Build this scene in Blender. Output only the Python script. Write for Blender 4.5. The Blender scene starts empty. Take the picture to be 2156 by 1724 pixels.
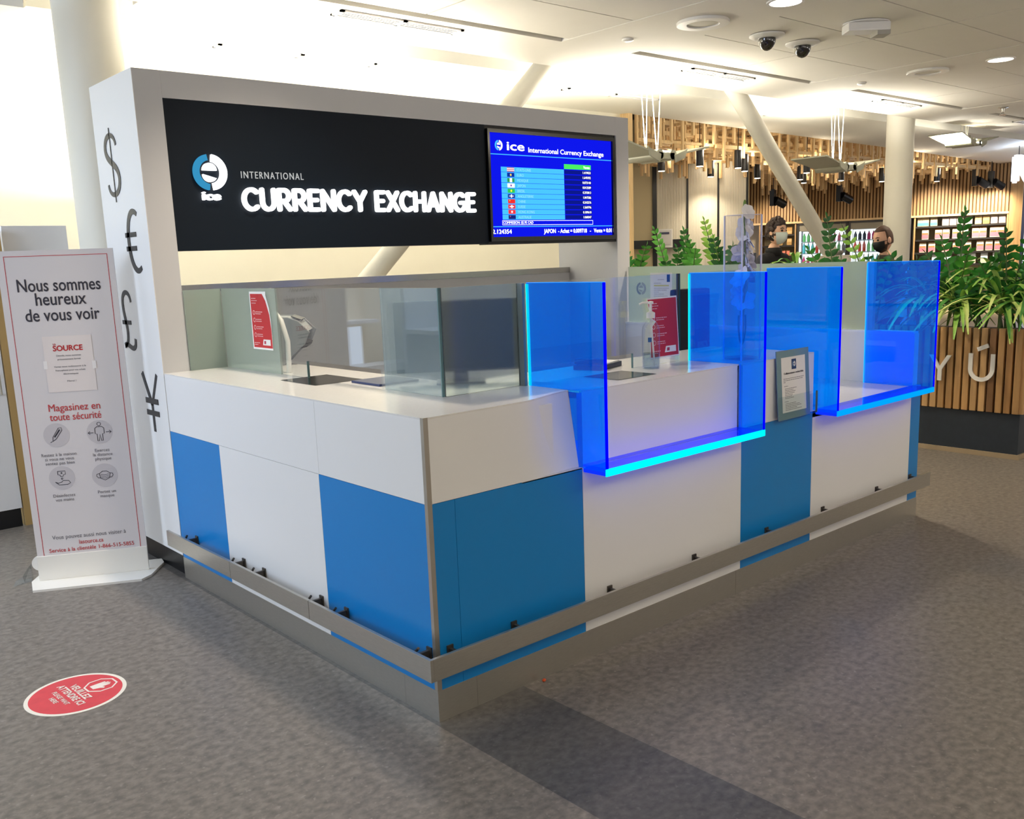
import bpy, bmesh, math, random
from mathutils import Vector, Matrix
random.seed(7)
S = bpy.context.scene
COL = S.collection
R = math.radians

# ------------------------------------------------------------------ camera
cam_d = bpy.data.cameras.new('camera')
cam = bpy.data.objects.new('camera', cam_d); COL.objects.link(cam)
cam_d.sensor_width = 36.0
cam_d.lens = 1965.894 / 2156 * 36.0
cam_d.shift_y = 60.0 / 2156
cam_d.clip_end = 200
_r = Vector((0.75032516, -0.66005364, -0.03662438)); _u = Vector((0.15158934, 0.11786687, 0.98139089)); _f = Vector((0.64345382, 0.74191414, -0.18849557))
cam.matrix_world = Matrix(((_r.x, _u.x, -_f.x, -1.74974), (_r.y, _u.y, -_f.y, -2.45643), (_r.z, _u.z, -_f.z, 1.57076), (0, 0, 0, 1)))
S.camera = cam

# ------------------------------------------------------------------ view, world, large lights
S.view_settings.view_transform = 'Standard'
S.view_settings.look = 'None'
S.view_settings.gamma = 1.0
S.view_settings.use_curve_mapping = False
S.view_settings.exposure = 0.80
w = bpy.data.worlds.new('hall'); S.world = w; w.use_nodes = True
bg = w.node_tree.nodes['Background']
bg.inputs[0].default_value = (1.0, 0.93, 0.86, 1)
bg.inputs[1].default_value = 0.31

def lamp(kind, name, loc, target, energy, color, **kw):
    d = bpy.data.lights.new(name, kind); d.energy = energy; d.color = color
    for k, v in kw.items(): setattr(d, k, v)
    o = bpy.data.objects.new(name, d); COL.objects.link(o); o.location = loc
    o.rotation_euler = (Vector(target) - Vector(loc)).to_track_quat('-Z', 'Y').to_euler()
    return o
WARM = (1.0, 0.86, 0.68); COOL = (0.66, 0.79, 1.0); NEUT = (1.0, 0.95, 0.88)
# ceiling lamps of the electronics shop on the left
lamp('AREA', 'shop_lamp', (-4.3, 2.2, 3.1), (-1.6, 1.8, 0.8), 150, COOL, shape='RECTANGLE', size=2.0, size_y=3.5)
lamp('AREA', 'shop_lamp', (-2.9, 4.3, 3.15), (-2.9, 4.6, 0), 60, COOL, shape='RECTANGLE', size=1.6, size_y=1.2)
# round recessed downlights of the concourse ceiling
for (x, y) in [(4.11, 1.35), (7.63, 1.34), (0.6, 1.35), (11.1, 1.34)]:
    lamp('SPOT', 'downlight_lamp', (x, y, 3.17), (x, y, 0), 135 if x > 4 else 100, WARM, spot_size=R(105), spot_blend=0.8, shadow_soft_size=0.1)
# uplights on the hanging winged fittings
for (x, y, z) in [(2.05, 3.76, 2.62), (5.58, 3.76, 2.62), (9.0, 3.76, 2.62), (12.5, 3.76, 2.95)]:
    lamp('AREA', 'uplight_lamp', (x, y, z), (x, y, 9), 52, (1.0, 0.945, 0.82), shape='RECTANGLE', size=1.0, size_y=0.42, spread=R(165))
# a second row of uplights behind the sign, hidden by it
for (x, y) in [(1.2, 5.1), (4.2, 5.1)]:
    lamp('AREA', 'rear_uplight', (x, y, 2.2), (x, y + 0.3, 9), 42, (1.0, 0.945, 0.84), shape='RECTANGLE', size=1.2, size_y=0.6)
# added fill lamps without fittings, out of view, to brighten the ceiling
for (x, y) in [(-1.5, -4.5), (2.6, -4.2), (6.8, -4.0), (11.0, -1.5)]:
    lamp('AREA', 'ceiling_fill', (x, y, 2.35), (x, y, 9), 62, (1.0, 0.93, 0.82), shape='RECTANGLE', size=1.6, size_y=1.6)

# ------------------------------------------------------------------ materials
def lin(h):
    h = h.lstrip('#'); c = [int(h[i:i + 2], 16) / 255 for i in (0, 2, 4)]
    return tuple((v / 12.92 if v <= 0.04045 else ((v + 0.055) / 1.055) ** 2.4) for v in c) + (1,)
MATS = {}
def mat(name, hexc, rough=0.5, metal=0.0, emit=None, es=0.0, noise=0.0, scale=8.0, bump=0.0, spec=0.5, coat=0.0, stretch=None):
    if name in MATS: return MATS[name]
    m = bpy.data.materials.new(name); m.use_nodes = True
    nt = m.node_tree; b = nt.nodes['Principled BSDF']
    c = lin(hexc)
    b.inputs['Base Color'].default_value = c
    b.inputs['Roughness'].default_value = rough
    b.inputs['Metallic'].default_value = metal
    b.inputs['Specular IOR Level'].default_value = spec
    if coat: b.inputs['Coat Weight'].default_value = coat; b.inputs['Coat Roughness'].default_value = 0.08
    if emit:
        b.inputs['Emission Color'].default_value = lin(emit); b.inputs['Emission Strength'].default_value = es
    if noise or bump:
        tc = nt.nodes.new('ShaderNodeTexCoord'); mp = nt.nodes.new('ShaderNodeMapping')
        nt.links.new(tc.outputs['Object'], mp.inputs[0])
        if stretch: mp.inputs['Scale'].default_value = stretch
        n = nt.nodes.new('ShaderNodeTexNoise'); n.inputs['Scale'].default_value = scale; n.inputs['Detail'].default_value = 6
        nt.links.new(mp.outputs[0], n.inputs['Vector'])
        if noise:
            rp = nt.nodes.new('ShaderNodeValToRGB')
            rp.color_ramp.elements[0].position = 0.3; rp.color_ramp.elements[1].position = 0.7
            rp.color_ramp.elements[0].color = tuple(v * (1 - noise) for v in c[:3]) + (1,)
            rp.color_ramp.elements[1].color = tuple(min(1, v * (1 + noise)) for v in c[:3]) + (1,)
            nt.links.new(n.outputs[0], rp.inputs[0]); nt.links.new(rp.outputs[0], b.inputs['Base Color'])
        if bump:
            bp = nt.nodes.new('ShaderNodeBump'); bp.inputs['Strength'].default_value = bump; bp.inputs['Distance'].default_value = 0.01
            nt.links.new(n.outputs[0], bp.inputs['Height']); nt.links.new(bp.outputs[0], b.inputs['Normal'])
    MATS[name] = m
    return m
def emis(name, hexc, s):
    if name in MATS: return MATS[name]
    m = bpy.data.materials.new(name); m.use_nodes = True; nt = m.node_tree
    nt.nodes.remove(nt.nodes['Principled BSDF'])
    e = nt.nodes.new('ShaderNodeEmission'); e.inputs[0].default_value = lin(hexc); e.inputs[1].default_value = s
    nt.links.new(e.outputs[0], nt.nodes['Material Output'].inputs[0]); MATS[name] = m
    return m
def glass(name, tint, glow=None, gs=0.0, ior=1.5, frost=0.0, frost_rough=0.3, frost_col=(0.8, 0.87, 0.85), grough=0.01, share=0.45):
    """sheet glass: tinted see-through, mirror reflection by Fresnel, optional milky frosting and edge-lit glow"""
    m = bpy.data.materials.new(name); m.use_nodes = True; nt = m.node_tree
    nt.nodes.remove(nt.nodes['Principled BSDF']); N = nt.nodes.new; L = nt.links.new
    t = N('ShaderNodeBsdfTransparent'); t.inputs[0].default_value = tuple(tint) + (1,)
    cur = t.outputs[0]
    if frost:
        rf = N('ShaderNodeBsdfRefraction'); rf.inputs['Roughness'].default_value = frost_rough; rf.inputs['IOR'].default_value = 1.3
        rf.inputs[0].default_value = tuple(min(1, v * 1.02) for v in tint) + (1,)
        tr = N('ShaderNodeBsdfTranslucent'); tr.inputs[0].default_value = tuple(frost_col) + (1,)
        df = N('ShaderNodeBsdfDiffuse'); df.inputs[0].default_value = tuple(frost_col) + (1,)
        m1 = N('ShaderNodeMixShader'); m1.inputs[0].default_value = 0.5; L(tr.outputs[0], m1.inputs[1]); L(df.outputs[0], m1.inputs[2])
        m2 = N('ShaderNodeMixShader'); m2.inputs[0].default_value = share; L(m1.outputs[0], m2.inputs[1]); L(rf.outputs[0], m2.inputs[2])
        m3 = N('ShaderNodeMixShader'); m3.inputs[0].default_value = frost; L(cur, m3.inputs[1]); L(m2.outputs[0], m3.inputs[2])
        cur = m3.outputs[0]
    if glow:
        e = N('ShaderNodeEmission'); e.inputs[0].default_value = tuple(glow) + (1,); e.inputs[1].default_value = gs
        a = N('ShaderNodeAddShader'); L(cur, a.inputs[0]); L(e.outputs[0], a.inputs[1]); cur = a.outputs[0]
    g = N('ShaderNodeBsdfGlossy'); g.inputs['Roughness'].default_value = grough
    lw = N('ShaderNodeLayerWeight'); lw.inputs[0].default_value = 0.5
    pw = N('ShaderNodeMath'); pw.operation = 'POWER'; pw.inputs[1].default_value = 5.0; L(lw.outputs['Facing'], pw.inputs[0])
    f0 = ((ior - 1) / (ior + 1)) ** 2
    fr = N('ShaderNodeMath'); fr.operation = 'MULTIPLY_ADD'; fr.inputs[1].default_value = 1 - f0; fr.inputs[2].default_value = f0; L(pw.outputs[0], fr.inputs[0])
    mx = N('ShaderNodeMixShader'); L(fr.outputs[0], mx.inputs[0]); L(cur, mx.inputs[1]); L(g.outputs[0], mx.inputs[2])
    L(mx.outputs[0], nt.nodes['Material Output'].inputs[0])
    MATS[name] = m
    return m

M_WHITE = mat('white_laminate', '#E9E8E6', 0.32)
M_WHITE2 = mat('white_stone_top', '#E6E4E0', 0.18, noise=0.02, scale=60)
M_BLUE = mat('blue_laminate', '#0A80CA', 0.38)
M_SHADED = mat('shaded_laminate', '#CFCFD1', 0.42)  # frame is white laminate; its dim backlit front is put into the grey
M_STEEL = mat('brushed_steel', '#BBB7AE', 0.30, 0.85, noise=0.06, scale=30, stretch=(1, 1, 18))
M_ALU = mat('aluminium', '#B9B2A6', 0.35, 0.8)
M_BLACK = mat('black_plastic', '#0C0D10', 0.35)
M_DARKMETAL = mat('dark_metal', '#2A2C2E', 0.4, 0.6)
M_NAVY = mat('navy_sign_board', '#061421', 0.45, spec=0.25)
M_SYMBOL = mat('gloss_black_vinyl', '#0C0D12', 0.3, coat=0.15)
M_PLASTER = mat('cream_plaster', '#F2EDDB', 0.85, noise=0.012, scale=3)
M_CEIL = mat('ceiling_white', '#E6E1D6', 0.75, noise=0.01, scale=4)
M_DARK = mat('void_dark', '#1B1A18', 0.9)
M_COLUMN = mat('column_paint', '#E4E0D2', 0.55)
M_PAPER = mat('white_paper', '#EDEBE6', 0.7)
M_RED = mat('poster_red', '#C3272B', 0.55)
M_REDTXT = mat('print_red', '#C2373C', 0.6)
M_INK = mat('print_ink', '#33303A', 0.6)
M_INKGREY = mat('print_grey', '#77747A', 0.7)
M_LIT = emis('lit_white_letters', '#FFFFFF', 1.6)
M_WOODPINE = mat('pale_pine', '#E6C48E', 0.55, noise=0.14, scale=3, stretch=(14, 14, 1))
M_WOODSLAT = mat('oak_slat', '#BC9560', 0.5, noise=0.22, scale=2.2, stretch=(10, 10, 0.6))
M_WOODCEDAR = mat('cedar_slat', '#A5825A', 0.55, noise=0.25, scale=3, stretch=(9, 9, 0.7))
M_WHITEPLASTIC = mat('white_plastic', '#E8E6E2', 0.35)
M_CLEAR = glass('clear_glass', (0.955, 0.975, 0.97), ior=1.9)
M_LFROST = glass('light_frosted_glass', (0.86, 0.93, 0.95), ior=1.6, frost=0.42, frost_rough=0.25, frost_col=(0.60, 0.74, 0.80))
M_GFROST = glass('green_frosted_glass', (0.80, 0.88, 0.85), ior=1.5, frost=0.72, frost_rough=0.35, frost_col=(0.66, 0.75, 0.70), grough=0.08)
M_SFROST = glass('strong_frosted_glass', (0.86, 0.93, 0.93), ior=1.5, frost=0.92, frost_rough=0.17, frost_col=(0.52, 0.60, 0.60), grough=0.15, share=0.90)
M_ACR = glass('blue_acrylic', (0.03, 0.56, 0.96), glow=(0.0, 0.13, 1.0), gs=0.13, ior=1.49)
M_ACRSHELF = glass('blue_acrylic_shelf', (0.01, 0.14, 0.88), glow=(0.0, 0.05, 1.0), gs=0.16, ior=1.32)
M_ACREDGE = emis('edge_lit_blue', '#0000FF', 1.0)
M_STRIP = emis('cyan_light_strip', '#00FAFF', 1.0)
M_EDGEGLASS = mat('glass_edge', '#5E7F82', 0.2)
M_ACLEAR = glass('clear_acrylic', (0.93, 0.96, 0.97), ior=1.4)

# ------------------------------------------------------------------ helpers
def worigin(o):
    v = Vector((0, 0, 0))
    while o is not None:
        v += o.location; o = o.parent
    return v
def link(name, me, parent=None, origin=None, kind=None):
    o = bpy.data.objects.new(name, me); COL.objects.link(o)
    off = worigin(parent) if parent is not None else (Vector(origin) if origin is not None else Vector((0, 0, 0)))
    if off.length > 0: me.transform(Matrix.Translation(-off))
    if parent is not None: o.parent = parent
    else: o.location = off
    if kind: o['kind'] = kind
    return o
def tag(o, label=None, cat=None, group=None, kind=None):
    if label: o['label'] = label
    if cat: o['category'] = cat
    if group: o['group'] = group
    if kind: o['kind'] = kind
    return o
def thing(name, loc, label, cat, group=None):
    o = bpy.data.objects.new(name, None); COL.objects.link(o); o.location = loc
    o.empty_display_size = 0.1
    return tag(o, label, cat, group)
def copy_tree(o, parent=None):
    c = o.copy(); COL.objects.link(c)
    if parent is not None: c.parent = parent
    for ch in list(o.children): copy_tree(ch, c)
    return c
class Frame:
    def __init__(s, o, r, u):
        s.o = Vector(o); s.r = Vector(r).normalized(); s.u = Vector(u).normalized(); s.n = s.r.cross(s.u).normalized()
    def p(s, x, y, z=0.0): return s.o + s.r * x + s.u * y + s.n * z
class MB:
    def __init__(s): s.bm = bmesh.new(); s.mi = 0
    def _f(s, vs):
        try:
            f = s.bm.faces.new(vs); f.material_index = s.mi; return f
        except ValueError: return None
    def pts_box(s, P):
        v = [s.bm.verts.new(p) for p in P]
        for q in ((0, 3, 2, 1), (4, 5, 6, 7), (0, 1, 5, 4), (1, 2, 6, 5), (2, 3, 7, 6), (3, 0, 4, 7)): s._f([v[i] for i in q])
        return s
    def box(s, x0, x1, y0, y1, z0, z1, fr=None):
        P = [(x0, y0, z0), (x1, y0, z0), (x1, y1, z0), (x0, y1, z0), (x0, y0, z1), (x1, y0, z1), (x1, y1, z1), (x0, y1, z1)]
        if fr: P = [fr.p(*q) for q in P]
        return s.pts_box(P)
    def prism(s, pts, fr, d0=0.0, d1=0.002):
        a = [s.bm.verts.new(fr.p(x, y, d0)) for x, y in pts]; b = [s.bm.verts.new(fr.p(x, y, d1)) for x, y in pts]
        n = len(pts); s._f(b); s._f(a[::-1])
        for i in range(n): s._f([a[i], a[(i + 1) % n], b[(i + 1) % n], b[i]])
        return s
    def ring(s, outer, inner, fr, d0=0.0, d1=0.002):
        n = len(outer)
        V = [[s.bm.verts.new(fr.p(x, y, d)) for x, y in L] for d in (d0, d1) for L in (outer, inner)]
        for i in range(n):
            j = (i + 1) % n
            s._f([V[2][i], V[2][j], V[3][j], V[3][i]]); s._f([V[0][j], V[0][i], V[1][i], V[1][j]])
            s._f([V[0][i], V[0][j], V[2][j], V[2][i]]); s._f([V[1][j], V[1][i], V[3][i], V[3][j]])
        return s
    def cyl(s, p0, p1, r0, r1=None, n=24, caps=True):
        r1 = r0 if r1 is None else r1
        p0 = Vector(p0); p1 = Vector(p1); d = (p1 - p0).normalized()
        a = d.orthogonal().normalized(); b = d.cross(a)
        A = []; B = []
        for i in range(n):
            t = 2 * math.pi * i / n; q = a * math.cos(t) + b * math.sin(t)
            A.append(s.bm.verts.new(p0 + q * r0)); B.append(s.bm.verts.new(p1 + q * r1))
        for i in range(n): s._f([A[i], A[(i + 1) % n], B[(i + 1) % n], B[i]])
        if caps: s._f(A[::-1]); s._f(B)
        return s
    def lathe(s, prof, c, n=24, axis=None):
        c = Vector(c); ax = Vector(axis or (0, 0, 1)).normalized(); a = ax.orthogonal().normalized(); b = ax.cross(a)
        rows = []
        for r, z in prof:
            rows.append([s.bm.verts.new(c + ax * z + (a * math.cos(2 * math.pi * i / n) + b * math.sin(2 * math.pi * i / n)) * max(r, 1e-4)) for i in range(n)])
        for A, B in zip(rows, rows[1:]):
            for i in range(n): s._f([A[i], A[(i + 1) % n], B[(i + 1) % n], B[i]])
        s._f(rows[0][::-1]); s._f(rows[-1])
        return s
    def tube(s, path, r, n=8):
        path = [Vector(p) for p in path]; rr = r if isinstance(r, (list, tuple)) else [r] * len(path)
        prev = None; a = None
        for i, p in enumerate(path):
            d = (path[min(i + 1, len(path) - 1)] - path[max(i - 1, 0)]).normalized()
            a = d.orthogonal().normalized() if a is None else (a - d * a.dot(d)).normalized()
            b = d.cross(a)
            row = [s.bm.verts.new(p + (a * math.cos(2 * math.pi * k / n) + b * math.sin(2 * math.pi * k / n)) * rr[i]) for k in range(n)]
            if prev:
                for k in range(n): s._f([prev[k], prev[(k + 1) % n], row[(k + 1) % n], row[k]])
            else: s._f(row[::-1])
            prev = row
        s._f(prev)
        return s
    def quad(s, *P): s._f([s.bm.verts.new(p) for p in P]); return s
    def grid(s, rows):
        V = [[s.bm.verts.new(p) for p in r] for r in rows]
        for A, B in zip(V, V[1:]):
            for i in range(len(A) - 1): s._f([A[i], A[i + 1], B[i + 1], B[i]])
        return s
    def sphere(s, c, r, nu=20, nv=14, fn=None):
        c = Vector(c); rx, ry, rz = r if isinstance(r, (tuple, list)) else (r, r, r)
        rows = []
        for j in range(nv + 1):
            t = math.pi * j / nv; row = []
            for i in range(nu):
                a = 2 * math.pi * i / nu
                q = Vector((math.sin(t) * math.cos(a), math.sin(t) * math.sin(a), math.cos(t)))
                if j in (0, nv) and i: row.append(row[0]); continue
                p = fn(q) if fn else Vector((q.x * rx, q.y * ry, q.z * rz))
                row.append(s.bm.verts.new(c + p))
            rows.append(row)
        for j in range(nv):
            for i in range(nu):
                k = (i + 1) % nu; q = [rows[j][i], rows[j][k], rows[j + 1][k], rows[j + 1][i]]
                u = []
                for x in q:
                    if x not in u: u.append(x)
                if len(u) > 2: s._f(u[::-1])
        return s
    def build(s, name, m, parent=None, origin=None, smooth=False, bevel=0.0, kind=None, label=None, cat=None, group=None, seg=2):
        bmesh.ops.recalc_face_normals(s.bm, faces=s.bm.faces[:])
        if bevel: bmesh.ops.bevel(s.bm, geom=s.bm.edges[:], offset=bevel, segments=seg, affect='EDGES', profile=0.7, clamp_overlap=True)
        me = bpy.data.meshes.new(name)
        if parent is None and origin is None:
            if len(s.bm.verts):
                xs = [v.co.x for v in s.bm.verts]; ys = [v.co.y for v in s.bm.verts]; zs = [v.co.z for v in s.bm.verts]
                origin = ((min(xs) + max(xs)) / 2, (min(ys) + max(ys)) / 2, min(zs))
        s.bm.to_mesh(me); s.bm.free()
        for q in (m if isinstance(m, (list, tuple)) else [m]): me.materials.append(q)
        if smooth:
            me.polygons.foreach_set('use_smooth', [True] * len(me.polygons))
            if hasattr(me, 'set_sharp_from_angle'): me.set_sharp_from_angle(angle=R(40))
        o = link(name, me, parent, origin)
        return tag(o, label, cat, group, kind)
def bx(name, m, x0, x1, y0, y1, z0, z1, parent=None, bevel=0.0, **kw):
    return MB().box(x0, x1, y0, y1, z0, z1).build(name, m, parent, bevel=bevel, **kw)
def circ(cx, cy, r, a0=0, a1=360, n=40, ry=None):
    ry = r if ry is None else ry
    full = abs(a1 - a0) >= 360
    k = n if full else n + 1
    return [(cx + r * math.cos(R(a0 + (a1 - a0) * i / n)), cy + ry * math.sin(R(a0 + (a1 - a0) * i / n))) for i in range(k)]
CAP = None
def raw_text(s, bold=0.0, extrude=0.0, spacing=1.0):
    cu = bpy.data.curves.new('t', 'FONT'); cu.body = s; cu.size = 1.0; cu.offset = bold; cu.extrude = extrude
    cu.space_character = spacing; cu.resolution_u = 3
    o = bpy.data.objects.new('t', cu); COL.objects.link(o)
    bpy.context.view_layer.update()
    me = bpy.data.meshes.new_from_object(o.evaluated_get(bpy.context.evaluated_depsgraph_get()))
    bpy.data.objects.remove(o); bpy.data.curves.remove(cu)
    return me
def text(s, h, m, parent, fr, x, y, align='C', width=None, depth=0.0008, bold=0.0, name='lettering', spacing=1.0, slant=0.0, off=0.0005, label=None):
    """lettering in frame fr: baseline y, cap height h; align L/C/R; width squeezes the line"""
    global CAP
    if CAP is None:
        mm = raw_text('H'); ys = [v.co.y for v in mm.vertices]; CAP = max(ys) - min(ys)
    me = raw_text(s, 0.0, 0.5, spacing)
    if not me.vertices: return None
    if bold:
        bm = bmesh.new()
        for dx, dy in ((-1, 0), (1, 0), (0, 1), (0, -1)):
            n0 = len(bm.verts); bm.from_mesh(me); bm.verts.ensure_lookup_table()
            for v in bm.verts[n0:]: v.co.x += dx * bold; v.co.y += dy * bold; v.co.z += (2 * dx + dx * dx + dy) * 0.12
        bm.to_mesh(me); bm.free()
    xs = [v.co.x for v in me.vertices]; x0, x1 = min(xs), max(xs)
    sy = h / CAP; sx = sy if width is None else width / (x1 - x0)
    W = (x1 - x0) * sx
    bx0 = {'L': x, 'C': x - W / 2, 'R': x - W}[align]
    for v in me.vertices:
        v.co = fr.p(bx0 + (v.co.x - x0) * sx + slant * v.co.y * sy, y + v.co.y * sy, off + (v.co.z + 0.5) * depth)
    me.materials.append(m)
    me.name = name
    o = link(name, me, parent)
    return tag(o, label)
def lines(m, parent, fr, rows, th=0.002, name='print_lines', off=0.0004):
    b = MB()
    for (x0, x1, y) in rows:
        x = x0
        while x < x1 - 0.003:
            wl = min(random.uniform(0.006, 0.016), x1 - x)
            b.box(x, x + wl, y, y + th, off, off + 0.0004, fr); x += wl + 0.003
    return b.build(name, m, parent)
def logo(parent, fr, cx, cy, r, m_blue, m_white, off=0.001, d=0.004):
    """round two-tone emblem with a lower-case e in the middle"""
    def arc(a0, a1, ro, ri, n=26):
        return circ(cx, cy, ro, a0, a1, n) + circ(cx, cy, ri, a0, a1, n)[::-1]
    MB().prism(arc(100, 262, r, r * 0.66), fr, off, off + d).build('emblem_blue_arc', m_blue, parent)
    b = MB()
    b.prism(arc(-82, 82, r, r * 0.60), fr, off, off + d)
    b.prism(circ(cx - 0.04 * r, cy + 0.10 * r, 0.42 * r, 0, 180, 18), fr, off, off + d)
    b.prism(circ(cx - 0.04 * r, cy - 0.12 * r, 0.42 * r, 180, 330, 18), fr, off, off + d)
    b.build('emblem_white_arc', m_white, parent)

# rounded bold capitals drawn from strokes, for the lit sign
def _arc(cx, cy, rx, ry, a0, a1, n=12): return [(cx + rx * math.cos(R(a0 + (a1 - a0) * i / n)), cy + ry * math.sin(R(a0 + (a1 - a0) * i / n))) for i in range(n + 1)]
GLYPH = {'C': (0.78, [_arc(0.46, 0.5, 0.46, 0.5, 48, 312, 20)]), 'U': (0.72, [[(0, 1), (0, 0.36)] + _arc(0.36, 0.36, 0.36, 0.36, 180, 360) + [(0.72, 1)]]),
    'R': (0.66, [[(0, 0), (0, 1), (0.34, 1)] + _arc(0.34, 0.72, 0.28, 0.28, 90, -90) + [(0, 0.44)], [(0.30, 0.44), (0.66, 0)]]),
    'E': (0.54, [[(0.54, 1), (0, 1), (0, 0), (0.54, 0)], [(0, 0.51), (0.46, 0.51)]]), 'N': (0.74, [[(0, 0), (0, 1), (0.74, 0), (0.74, 1)]]),
    'Y': (0.78, [[(0, 1), (0.39, 0.46), (0.78, 1)], [(0.39, 0.46), (0.39, 0)]]), 'X': (0.72, [[(0, 1), (0.72, 0)], [(0, 0), (0.72, 1)]]),
    'H': (0.72, [[(0, 0), (0, 1)], [(0.72, 0), (0.72, 1)], [(0, 0.51), (0.72, 0.51)]]), 'A': (0.82, [[(0, 0), (0.41, 1), (0.82, 0)], [(0.16, 0.30), (0.66, 0.30)]]),
    'G': (0.84, [_arc(0.47, 0.5, 0.47, 0.5, 50, 335, 20) + [(0.88, 0.47), (0.52, 0.47)]])}
def stroke_word(word, fr, x, y, h, width, m, parent, w=0.185, depth=0.02, name='lit_letter'):
    total = sum(GLYPH[c][0] for c in word) + (len(word) - 1) * 0.33 + w
    hh = h * (1 - w * 0.9); sx = width / total; cx = x + w * sx / 2; wr = w * h / 2
    for c in word:
        gw, strokes = GLYPH[c]; b = MB()
        for st in strokes:
            P = [(cx + px * sx, y + wr + py * (h - 2 * wr)) for px, py in st]
            for p, q in zip(P, P[1:]):
                dx, dy = q[0] - p[0], q[1] - p[1]; l = math.hypot(dx, dy) or 1e-6; nx, ny = -dy / l * wr, dx / l * wr
                b.prism([(p[0] - nx, p[1] - ny), (q[0] - nx, q[1] - ny), (q[0] + nx, q[1] + ny), (p[0] + nx, p[1] + ny)], fr, 0.001, depth)
            for k, p in enumerate(P): b.prism(circ(p[0], p[1], wr, n=14), fr, 0.001, depth)
        b.build(name, m, parent)
        cx += (gw + 0.33) * sx
# ------------------------------------------------------------------ the setting
def floor_mat():
    m = bpy.data.materials.new('linoleum_floor'); m.use_nodes = True; nt = m.node_tree; b = nt.nodes['Principled BSDF']; N = nt.nodes.new; L = nt.links.new
    tc = N('ShaderNodeTexCoord')
    def noise(scale, detail, lo, hi, c0, c1, stretch=(1, 1, 1)):
        mp = N('ShaderNodeMapping'); mp.inputs['Scale'].default_value = stretch; L(tc.outputs['Object'], mp.inputs[0])
        n = N('ShaderNodeTexNoise'); n.inputs['Scale'].default_value = scale; n.inputs['Detail'].default_value = detail; L(mp.outputs[0], n.inputs['Vector'])
        r = N('ShaderNodeValToRGB'); r.color_ramp.elements[0].position = lo; r.color_ramp.elements[1].position = hi
        r.color_ramp.elements[0].color = lin(c0); r.color_ramp.elements[1].color = lin(c1); L(n.outputs[0], r.inputs[0]); return r.outputs[0]
    base = noise(30, 9, 0.28, 0.72, '#605A54', '#8A8279', (1, 1.2, 1))
    flecks = noise(48, 5, 0.60, 0.74, '#000000', '#FFFFFF')
    mx = N('ShaderNodeMixRGB'); mx.inputs[2].default_value = lin('#948C83'); L(flecks, mx.inputs[0]); L(base, mx.inputs[1])
    dark = noise(36, 5, 0.58, 0.72, '#000000', '#A0A0A0', (1, 1.4, 1))
    mx2 = N('ShaderNodeMixRGB'); mx2.inputs[2].default_value = lin('#4A4642'); L(dark, mx2.inputs[0]); L(mx.outputs[0], mx2.inputs[1])
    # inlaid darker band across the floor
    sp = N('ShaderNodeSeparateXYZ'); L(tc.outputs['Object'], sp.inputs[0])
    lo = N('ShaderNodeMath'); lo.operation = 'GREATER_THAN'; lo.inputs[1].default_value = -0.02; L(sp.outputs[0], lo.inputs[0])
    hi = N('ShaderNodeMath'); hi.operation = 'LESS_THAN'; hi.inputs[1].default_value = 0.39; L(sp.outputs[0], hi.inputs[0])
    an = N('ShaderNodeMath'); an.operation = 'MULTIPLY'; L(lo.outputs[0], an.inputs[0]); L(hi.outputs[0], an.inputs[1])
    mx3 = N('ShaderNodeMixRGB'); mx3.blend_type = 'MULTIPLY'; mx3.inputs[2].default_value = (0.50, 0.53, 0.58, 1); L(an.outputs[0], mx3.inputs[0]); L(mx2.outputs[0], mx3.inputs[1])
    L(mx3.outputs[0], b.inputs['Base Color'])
    b.inputs['Roughness'].default_value = 0.40; b.inputs['Specular IOR Level'].default_value = 0.45
    return m
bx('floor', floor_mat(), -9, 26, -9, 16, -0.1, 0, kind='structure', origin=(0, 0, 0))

# suspended ceiling: plaster bands with fields of metal panels between
b = MB(); Z = 3.2
bays = [(-2.56, 0.14), (0.94, 3.64), (4.44, 7.14), (7.94, 10.64), (11.44, 14.14)]
bandx = [(-9, -2.56)] + [(bays[i][1], bays[i + 1][0]) for i in range(4)] + [(14.14, 17)]
for x0, x1 in bandx: b.box(x0, x1, -9, 3.0, Z, Z + 0.12)
b.box(0.62, 17, 3.0, 3.71, Z, Z + 0.12); b.box(-9, 0.62, 3.0, 3.62, Z, Z + 0.12)
for x0, x1 in bays:
    w2 = (x1 - x0) / 2
    for i in range(2):
        for j in range(18):
            y1 = 2.915 - j * 0.66
            b.box(x0 + i * w2 + 0.007, x0 + (i + 1) * w2 - 0.007, y1 - 0.648, y1, Z + 0.004, Z + 0.03)
b.mi = 1
for x0, x1 in bays: b.box(x0, x1, -9, 3.0, Z + 0.10, Z + 0.12)
b.build('ceiling', [M_CEIL, M_DARK], kind='structure', origin=(0, 0, Z))
M_SOFFIT = mat('soffit_white', '#EFEBDD', 0.8)
bx('trim_1', M_SOFFIT, 0.18, 20.5, 4.35, 4.40, 3.27, 4.05, kind='structure')          # face of the beam behind the gap
bx('trim_2', mat('gap_dark', '#3A362E', 0.9), -9, 26, 3.62, 4.35, 4.05, 4.1, kind='structure')
bx('trim_3', mat('bulkhead', '#D8D5CC', 0.7), -9, 0.12, 4.20, 4.60, 3.22, 3.9, kind='structure')
b = MB()                                                                                  # rear soffit, rising slightly to the back at left, falling to the right
for P in ([(-9, 4.4, 3.27), (7.66, 4.4, 3.27), (7.66, 6.0, 3.338), (-9, 6.0, 3.338)], [(7.66, 4.4, 3.27), (14.2, 4.4, 3.27), (14.2, 5.9, 3.235), (7.66, 5.9, 3.334)], [(14.2, 4.4, 3.27), (20.5, 4.4, 3.27), (20.5, 5.9, 3.11), (14.2, 5.9, 3.235)]):
    b.pts_box(P + [(x, y, z + 0.03) for x, y, z in P])
b.build('trim_4', M_SOFFIT, kind='structure')
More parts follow.
